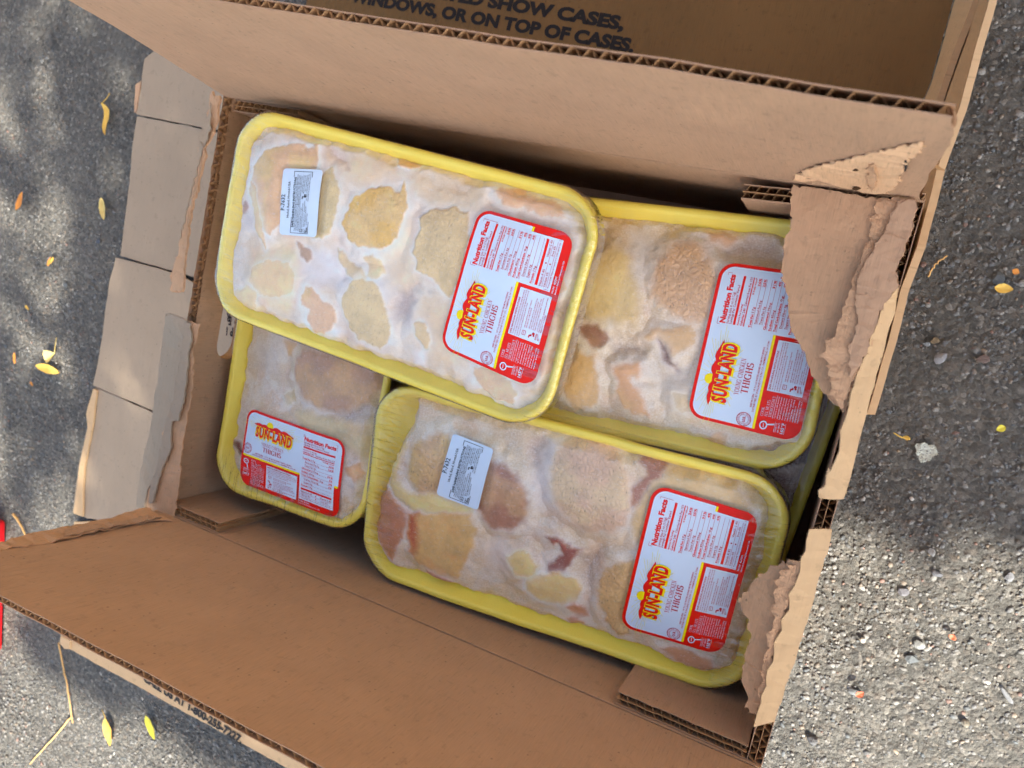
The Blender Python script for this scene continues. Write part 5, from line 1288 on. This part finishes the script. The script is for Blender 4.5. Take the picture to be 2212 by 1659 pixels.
def leaf(p, q, width, mat, label, curl=.3, fold=.35, stem=0, lift=.0015, wave=.0, seed=0, name="fallen_leaf", cat="leaf", stem_to=None):
    """ovate blade from p (stalk end) to q (tip), picture points on the ground"""
    A = at(*p, .003); B = at(*q, .003); d = B - A; Lw = np.linalg.norm(d); d /= Lw; n = np.array([-d[1], d[0], 0])
    root = empty(name, A); tag(root, label, cat, "fallen leaves")
    u = np.linspace(0, 1, 19); v = np.linspace(-1, 1, 9)
    U, Vv = np.meshgrid(u, v, indexing='ij')
    w = width * (np.sin(np.pi * np.clip(U, 0, 1) ** .85) ** .8) * (1 + .12 * (vnoise(U * 9, Vv * 2, seed) - .5)) + .0002
    side = wave * Lw * np.sin(U * 2 * np.pi)
    zc = lift + curl * Lw * (U - .5) ** 2 * 1.2 + fold * np.abs(Vv) * w + .0012 * (fbm(U * 5, Vv * 3, seed) - .3)
    P = (U * Lw)[..., None] * d + (Vv * w + side)[..., None] * n; P[..., 2] += zc
    mb_ = MB(); Ug = np.stack([U * Lw, Vv * width], -1)
    mb_.grid(P, Ug); P2 = P.copy(); P2[..., 2] -= .00035; mb_.grid(P2, Ug, flip=True)
    V = np.concatenate(mb_.V); 
    mesh_obj("blade", V, mb_.F, mat, root, smooth=True)
    if stem or stem_to is not None:
        e = (at(*stem_to, .004) - A) if stem_to is not None else -d * stem
        path = [np.array([0, 0, lift + zc[0, 4] * .5]), e * .5 + np.array([0, 0, .003]) + n * .001, e + np.array([0, 0, .002])]
        tube_mesh("stalk", path, .0005, .0004, mat, root)
    return root
def tube_mesh(name, path, r0, r1, mat, parent=None, n=7, sub=5, jag=0.0, seed=0):
    P = np.array(path, float); k = len(P); t = np.linspace(0, k - 1, (k - 1) * sub + 1)
    Q = np.column_stack([np.interp(t, np.arange(k), P[:, i]) for i in range(3)])
    if k > 2:
        for _ in range(2): Q[1:-1] = Q[1:-1] * .5 + (Q[:-2] + Q[2:]) * .25
    if jag: Q += (np.random.default_rng(seed).normal(0, jag, Q.shape)) * np.array([1, 1, .4])
    V = []; F = []
    for i, p in enumerate(Q):
        d = Q[min(i + 1, len(Q) - 1)] - Q[max(i - 1, 0)]; d /= np.linalg.norm(d) + 1e-12
        a = np.cross(d, [0, 0, 1.0]); 
        if np.linalg.norm(a) < 1e-3: a = np.array([1.0, 0, 0])
        a /= np.linalg.norm(a); b = np.cross(d, a); r_ = r0 + (r1 - r0) * i / (len(Q) - 1)
        for j in range(n): an = 2 * math.pi * j / n; V.append(p + r_ * (a * math.cos(an) + b * math.sin(an)))
    for i in range(len(Q) - 1):
        for j in range(n): F.append([i * n + j, i * n + (j + 1) % n, (i + 1) * n + (j + 1) % n, (i + 1) * n + j])
    F.append(list(range(n))[::-1]); F.append([(len(Q) - 1) * n + j for j in range(n)])
    return mesh_obj(name, np.array(V), F, mat, parent, smooth=True)
Z7 = frame(0, 2000, 1.58); ZX = frame(0, 2300, 2.2925)
leaf(ZV(772, 388), ZV(805, 622), .0042, LEAF['y'], "twisted yellow leaf with a thin curved stalk beside the slit carton flaps", wave=.10, curl=.5, stem_to=ZV(808, 312), seed=1)
leaf(ZV(165, 1165), ZV(210, 1032), .0044, LEAF['o'], "bright orange leaf nearest the picture's edge, casting a dark spot", curl=.3, seed=2, lift=.006)
leaf(ZV(752, 1068), ZV(770, 1230), .0048, LEAF['p'], "pale yellow leaf with brown specks beside the carton flap", curl=.2, seed=3)
leaf(ZV(360, 1565), ZV(382, 1498), .0020, LEAF['o'], "tiny orange leaf scrap below the pale speckled leaf", curl=.2, seed=4)
leaf(ZV(402, 1500), ZV(378, 1545), .0016, LEAF['y'], "tiny yellow leaf scrap touching the orange scrap", curl=.2, seed=5)
leaf(Z6(335, 440), Z6(280, 480), .0070, LEAF['p'], "curled cup-shaped pale leaf with a long stalk", curl=.1, fold=.9, stem_to=Z6(345, 345), seed=6)
leaf(Z6(228, 512), Z6(370, 555), .0050, LEAF['y'], "yellow-orange three-pointed leaf below the cup-shaped leaf", curl=.15, fold=.1, seed=7)
leaf(Z6(95, 435), Z6(97, 500), .0018, LEAF['o'], "narrow orange leaf sliver beside the cup-shaped leaf", curl=.1, seed=8)
leaf(Z6(160, 155), Z6(180, 180), .0016, LEAF['y'], "small yellow crumb of leaf above the cup-shaped leaf", curl=.1, seed=9)
leaf(Z6(188, 605), Z6(205, 632), .0016, LEAF['o'], "small orange crumb of leaf below the three-pointed leaf", curl=.1, seed=10)
leaf(Z7(672, 1300), Z7(700, 1472), .0062, LEAF['y'], "fan-shaped yellow leaf with a hooked stalk below the near flap", curl=.2, stem_to=Z7(642, 1250), seed=11)
leaf(Z7(922, 1282), Z7(978, 1432), .0050, LEAF['g'], "smooth bright yellow leaf lying near the printed carton edge", curl=.25, seed=12)
leaf(ZF(1130, 245), ZF(1266, 260), .0030, LEAF['y'], "small yellow leaf lying against the square slate chip", curl=.2, seed=13)
leaf(ZF(1212, 1254), ZF(1144, 1276), .0022, LEAF['g'], "short yellow-green leaf strip on the shaded asphalt", curl=.1, seed=14)
leaf(ZF(1262, 118), ZF(1310, 142), .0018, LEAF['o'], "orange leaf scrap above the slate chip's yellow leaf", curl=.1, seed=15)
leaf(ZF(520, 1342), ZF(470, 1322), .0014, LEAF['y'], "pale leaf tip on a long thin thread above the white spot", curl=.1, stem_to=ZF(400, 1295), seed=16)
leaf(ZF(415, 380), ZF(456, 366), .0014, LEAF['y'], "yellow sliver touching the torn wall's outer side", curl=.1, seed=17)
leaf(ZQ(545, 1222), ZQ(592, 1200), .0022, LEAF['r'], "russet leaf scrap lying on the flat oval grey stone", curl=.1, lift=.0055, seed=20)
leaf(ZQ(1095, 905), ZQ(1117, 880), .0024, LEAF['r'], "red-brown leaf scrap on the sunlit asphalt", curl=.1, seed=21)
M_TWIG = flat_mat("dry_stalk", (206, 164, 106), .7, .2, .2)
def twig(pts, r, label, seed=0, r1=None):
    P = [at(*p, .0035) for p in pts]; o = empty("dry_stalk", P[0]); tag(o, label, "stalk", "dry stalks")
    tube_mesh("stem", [p - P[0] for p in P], r, r1 or r * .7, M_TWIG, o, jag=.0003, seed=seed); return o
tw = twig([ZX(530, 530), ZX(560, 690), ZX(600, 880), ZX(632, 1080), ZX(650, 1215), ZX(657, 1250)], .0011, "long bent dry stalk running out from the carton corner", 1)
P_ = [at(*p, .0035) - np.asarray(tw.location) for p in (ZX(645, 1200), ZX(500, 1370), ZX(380, 1500), ZX(270, 1622))]
tube_mesh("branch", P_, .0010, .0006, M_TWIG, tw, jag=.0003, seed=2)
twig([ZW(92, 222), ZW(140, 290), ZW(192, 392)], .0015, "short dry stalk between the red plastic and the carton", 3)
twig([ZF(655, 165), ZF(690, 90), ZF(740, 45), ZF(795, 12)], .0007, "thin curved yellow needle on the shaded asphalt", 4)
# single stones
def stone(px, py, rx, ry, rz, col, label, ang=0, seed=0, jag=.22):
    c = at(px, py, .001); V, F = ico()
    bm = bmesh.new(); bmesh.ops.create_icosphere(bm, subdivisions=2, radius=1.0)
    V = np.array([v.co[:] for v in bm.verts]); F = [[v.index for v in f.verts] for f in bm.faces]; bm.free()
    rg = np.random.default_rng(seed)
    D = rg.normal(size=(9, 3)); D /= np.linalg.norm(D, axis=1)[:, None]; cut = rg.uniform(.45, .85, 9)
    for dd, ct in zip(D, cut):          # chip flat faces
        h = V @ dd; V = V - np.maximum(h - ct, 0)[:, None] * dd
    V = V * (1 + rg.normal(0, jag * .1, (len(V), 1))) * np.array([rx, ry, rz])
    R_ = np.array([[math.cos(ang), -math.sin(ang), 0], [math.sin(ang), math.cos(ang), 0], [0, 0, 1]]); V = V @ R_.T
    V[:, 2] += rz * .25
    V *= .82
    o = mesh_obj("stone", V, F, M_STONE, None, col=np.tile(np.array(col) * .72, (len(V), 1))); o.location = c
    return tag(o, label, "stone", "loose stones on the asphalt")
stone(*ZF(1160, 172), .0062, .0060, .0022, (.12, .14, .155), "square dark slate chip with a yellow leaf beside it", .1, 1)
stone(*ZF(742, 748), .0046, .0068, .0026, (.42, .42, .44), "pale grey wedge of stone on the shaded asphalt", -.3, 2)
stone(*ZF(1058, 765), .0062, .0042, .0024, (.24, .15, .12), "reddish brown three-cornered stone", .4, 3)
stone(*ZF(700, 632), .0040, .0034, .0022, (.26, .17, .07), "rusty brown stone chip above the pale wedge", .2, 4)
stone(*ZF(640, 652), .0036, .0026, .0016, (.3, .32, .34), "small blue-grey chip beside the rusty stone", .1, 5)
stone(*ZQ(292, 1492), .0052, .0050, .0050, (.15, .15, .165), "dark grey lump of stone with a deep shadow", .3, 6)
stone(*ZQ(543, 1222), .0072, .0042, .0020, (.28, .30, .31), "flat oval grey stone in the sun", -.1, 7)
stone(*ZQ(868, 1030), .0062, .0056, .0022, (.13, .15, .165), "dark slate chip in the middle of the sunlit asphalt", .5, 8)
stone(*ZQ(1425, 1236), .0084, .0026, .0026, (.32, .32, .33), "long narrow grey splinter of stone", -.72, 9)
stone(*ZQ(1182, 1402), .0040, .0044, .0040, (.46, .40, .30), "cream rounded pebble in the sun", .2, 10)
stone(*ZQ(586, 912), .0040, .0030, .0026, (.55, .46, .38), "pinkish white pebble pair lying in sunlight", .2, 11)
stone(*ZQ(985, 404), .0034, .0044, .0022, (.44, .43, .42), "pale chip just above the sunlight's edge", .2, 12)
stone(*ZQ(1022, 532), .0052, .0036, .0022, (.22, .22, .25), "bluish grey stone at the edge of the shadow", -.2, 13)
stone(*ZQ(820, 634), .0052, .0040, .0020, (.20, .19, .22), "violet-grey chip where the sunlight begins", .3, 14)
stone(*ZQ(1440, 548), .0054, .0042, .0020, (.34, .34, .36), "light grey flake in the shade near the frame's edge", .2, 15)
stone(*ZQ(918, 938), .0052, .0046, .0026, (.36, .36, .34), "rough light grey stone above the dark slate chip", .2, 16)
stone(*ZV(716, 1382), .0052, .0040, .0018, (.10, .12, .16), "dark blue-grey chip beside the slit carton", .2, 17)
stone(*ZV(218, 72), .0026, .0026, .0022, (.02, .02, .022), "small black pebble far above the orange leaf", .2, 18)
stone(*ZV(480, 1700), .0046, .0040, .0018, (.08, .09, .10), "small dark chip on the ground between two leaves", .1, 19)
# pale spot of old paint
def spot():
    c = at(*ZF(632, 1432), 0); P = []
    for k in range(26):
        a = k / 26 * 6.283; r_ = .0066 * (1 + .16 * math.sin(3 * a) + .10 * math.sin(7 * a + 1)); P.append((c[0] + r_ * math.cos(a), c[1] + r_ * math.sin(a), .0036))
    m, nt, b = new_mat("old_paint"); geo = N(nt, 'ShaderNodeNewGeometry').outputs['Position']
    L(nt, ramp(nt, noise(nt, geo, 700, 4, .7), [(.36, (.16, .16, .14)), (.46, (.66, .68, .58)), (.7, (.8, .82, .72))]), b.inputs['Base Color']); b.inputs['Roughness'].default_value = .8
    L(nt, bump(nt, noise(nt, geo, 600, 4, .7), .003, 1.0), b.inputs['Normal'])
    o = ragged_sheet("paint_spot", P, m, None, th=.0016, rough=.0005, step=.0012, lump=.0012, seed=88, cuts=2, freq=500)
    tag(o, "round white spot of old paint on the asphalt", "paint spot")
spot()
# red plastic thing at the edge of the picture
def red_case():
    m, nt, b = new_mat("worn_red_plastic"); tc = N(nt, 'ShaderNodeTexCoord').outputs['Object']
    n1 = noise(nt, tc, 70, 5, .65)
    c = mixc(nt, ramp(nt, n1, [(.62, (0,) * 3), (.70, (1,) * 3)]), lin((214, 22, 34)), lin((60, 44, 44)))
    L(nt, c, b.inputs['Base Color']); b.inputs['Roughness'].default_value = .35
    zt = .022
    A = at(*ZW(74, 250), 0); B = at(*ZW(46, 1245), 0); d = B - A; Lw = np.linalg.norm(d); d /= Lw; n = np.array([d[1], -d[0], 0])
    if n[0] > 0: n = -n
    root = empty("red_case", (A[0], A[1], 0)); tag(root, "worn red plastic case at the very edge, partly behind the near flap", "case")
    W = .12
    def rb(u0, u1, v0, v1, z0, z1, name, r_=.006):
        bm = bmesh.new(); bmesh.ops.create_cube(bm, size=1.0)
        for v in bm.verts:
            u = u0 + (u1 - u0) * (v.co.x + .5); w = v0 + (v1 - v0) * (v.co.y + .5); z = z0 + (z1 - z0) * (v.co.z + .5)
            p = d * u + n * w; v.co = (p[0], p[1], z)
        bmesh.ops.recalc_face_normals(bm, faces=bm.faces[:])
        bmesh.ops.bevel(bm, geom=bm.edges[:], offset=r_, segments=3, affect='EDGES', profile=.6)
        me = bpy.data.meshes.new(name); bm.to_mesh(me); bm.free(); me.materials.append(m); o = bpy.data.objects.new(name, me); link(o, root); return o
    rb(0.004, Lw - .004, .004, W - .004, .001, .018, "body"); rb(0, Lw, 0, W, .017, zt, "lid", .002); rb(.02, Lw - .02, .012, W - .012, zt - .001, zt + .003, "lid_panel", .0015)
red_case()

# ------------------------------------------------------------------ unseen tree towards the sun, leaves placed to cast shade on the box
def shade_tree():
    m, nt, b = new_mat("tree_leaf"); b.inputs['Base Color'].default_value = (.07, .11, .03, 1); b.inputs['Roughness'].default_value = .6
    oi = N(nt, 'ShaderNodeNewGeometry').outputs['Position']
    L(nt, mixc(nt, noise(nt, oi, 3, 3), (.06, .10, .025), (.16, .15, .04)), b.inputs['Base Color'])
    bark = flat_mat("bark", (104, 86, 66), .9, .1, .2)
    rg = np.random.default_rng(5); n = 46000
    G = np.column_stack([rg.uniform(-2.0, 1.1, n), rg.uniform(-1.5, 1.3, n)])
    w = np.column_stack([G, np.zeros(n)]) - CAM; c = w @ R3; px = c[:, 0] / c[:, 2] * FPX + CX; py = c[:, 1] / c[:, 2] * FPX + CY
    wob = (fbm(G[:, 0] * 7, G[:, 1] * 7, 2) - .5) * 240
    keep = np.ones(n)
    lit = (px > 1560) & (py + wob * .35 > 1092 + (px - 1800) * .16)
    lit |= (px > 1200) & (py > 1500)
    keep[lit] = 0.0
    nl = (py > 1180 + wob - (px - 0) * .0) & (px < 1250) & ~lit
    keep[nl] = .010
    left = (px < 480) & (py <= 1180 + wob)
    keep[left] = .17; keep[left & (px > 150)] = .62
    ds = (py - 1390) - (px - 128) * .547; keep[(ds > -70) & (ds < 60) & (px < 900) & (px > 60)] = .8
    keep[(px < -900) | (px > 3300) | (py < -1300)] *= .5
    G = G[rg.uniform(0, 1, n) < keep]; n = len(G)
    t = rg.uniform(3.3, 4.5, n); P = np.column_stack([G, np.zeros(n)]) + SUN[None] * t[:, None]
    Vl = np.array([[-.5, 0, 0], [-.15, -.28, .04], [.25, -.24, .03], [.5, 0, 0], [.25, .24, .03], [-.15, .28, .04]]); Fl = np.array([[0, 1, 2, 3], [0, 3, 4, 5]])
    s = rg.uniform(.05, .085, n); a = rg.uniform(0, 6.283, n); e = rg.normal(0, .7, n); f_ = rg.normal(0, .7, n)
    ca, sa, ce, se, cf, sf = np.cos(a), np.sin(a), np.cos(e), np.sin(e), np.cos(f_), np.sin(f_)
    X = Vl[None, :, 0] * s[:, None]; Y = Vl[None, :, 1] * s[:, None]; Z = Vl[None, :, 2] * s[:, None]
    Y, Z = Y * ce[:, None] - Z * se[:, None], Y * se[:, None] + Z * ce[:, None]
    X, Z = X * cf[:, None] - Z * sf[:, None], X * sf[:, None] + Z * cf[:, None]
    X, Y = X * ca[:, None] - Y * sa[:, None], X * sa[:, None] + Y * ca[:, None]
    base = np.array([3.3, 0.6, 0.0])
    root = empty("tree", base); tag(root, "unseen leafy tree towards the sun, its crown shaped to shade the box", "tree")
    W = np.stack([X, Y, Z], -1) + P[:, None]; W = W.reshape(-1, 3) - base
    F = (Fl[None] + (np.arange(n) * 6)[:, None, None]).reshape(-1, 4)
    mesh_obj("crown", W, F, m, root)
    cc = P.mean(0) - base
    tube_mesh("trunk", [np.zeros(3), np.array([-.1, .05, .9]), np.array([-.3, .2, 1.9]), cc + np.array([.3, -.2, -.2])], .13, .05, bark, root, n=12)
    for k in range(7):
        i = rg.integers(0, n); tube_mesh("limb", [np.array([-.3, .2, 1.9]), (np.array([-.3, .2, 1.9]) + P[i] - base) / 2 + np.array([0, 0, .15]), P[i] - base], .035, .008, bark, root)
shade_tree()
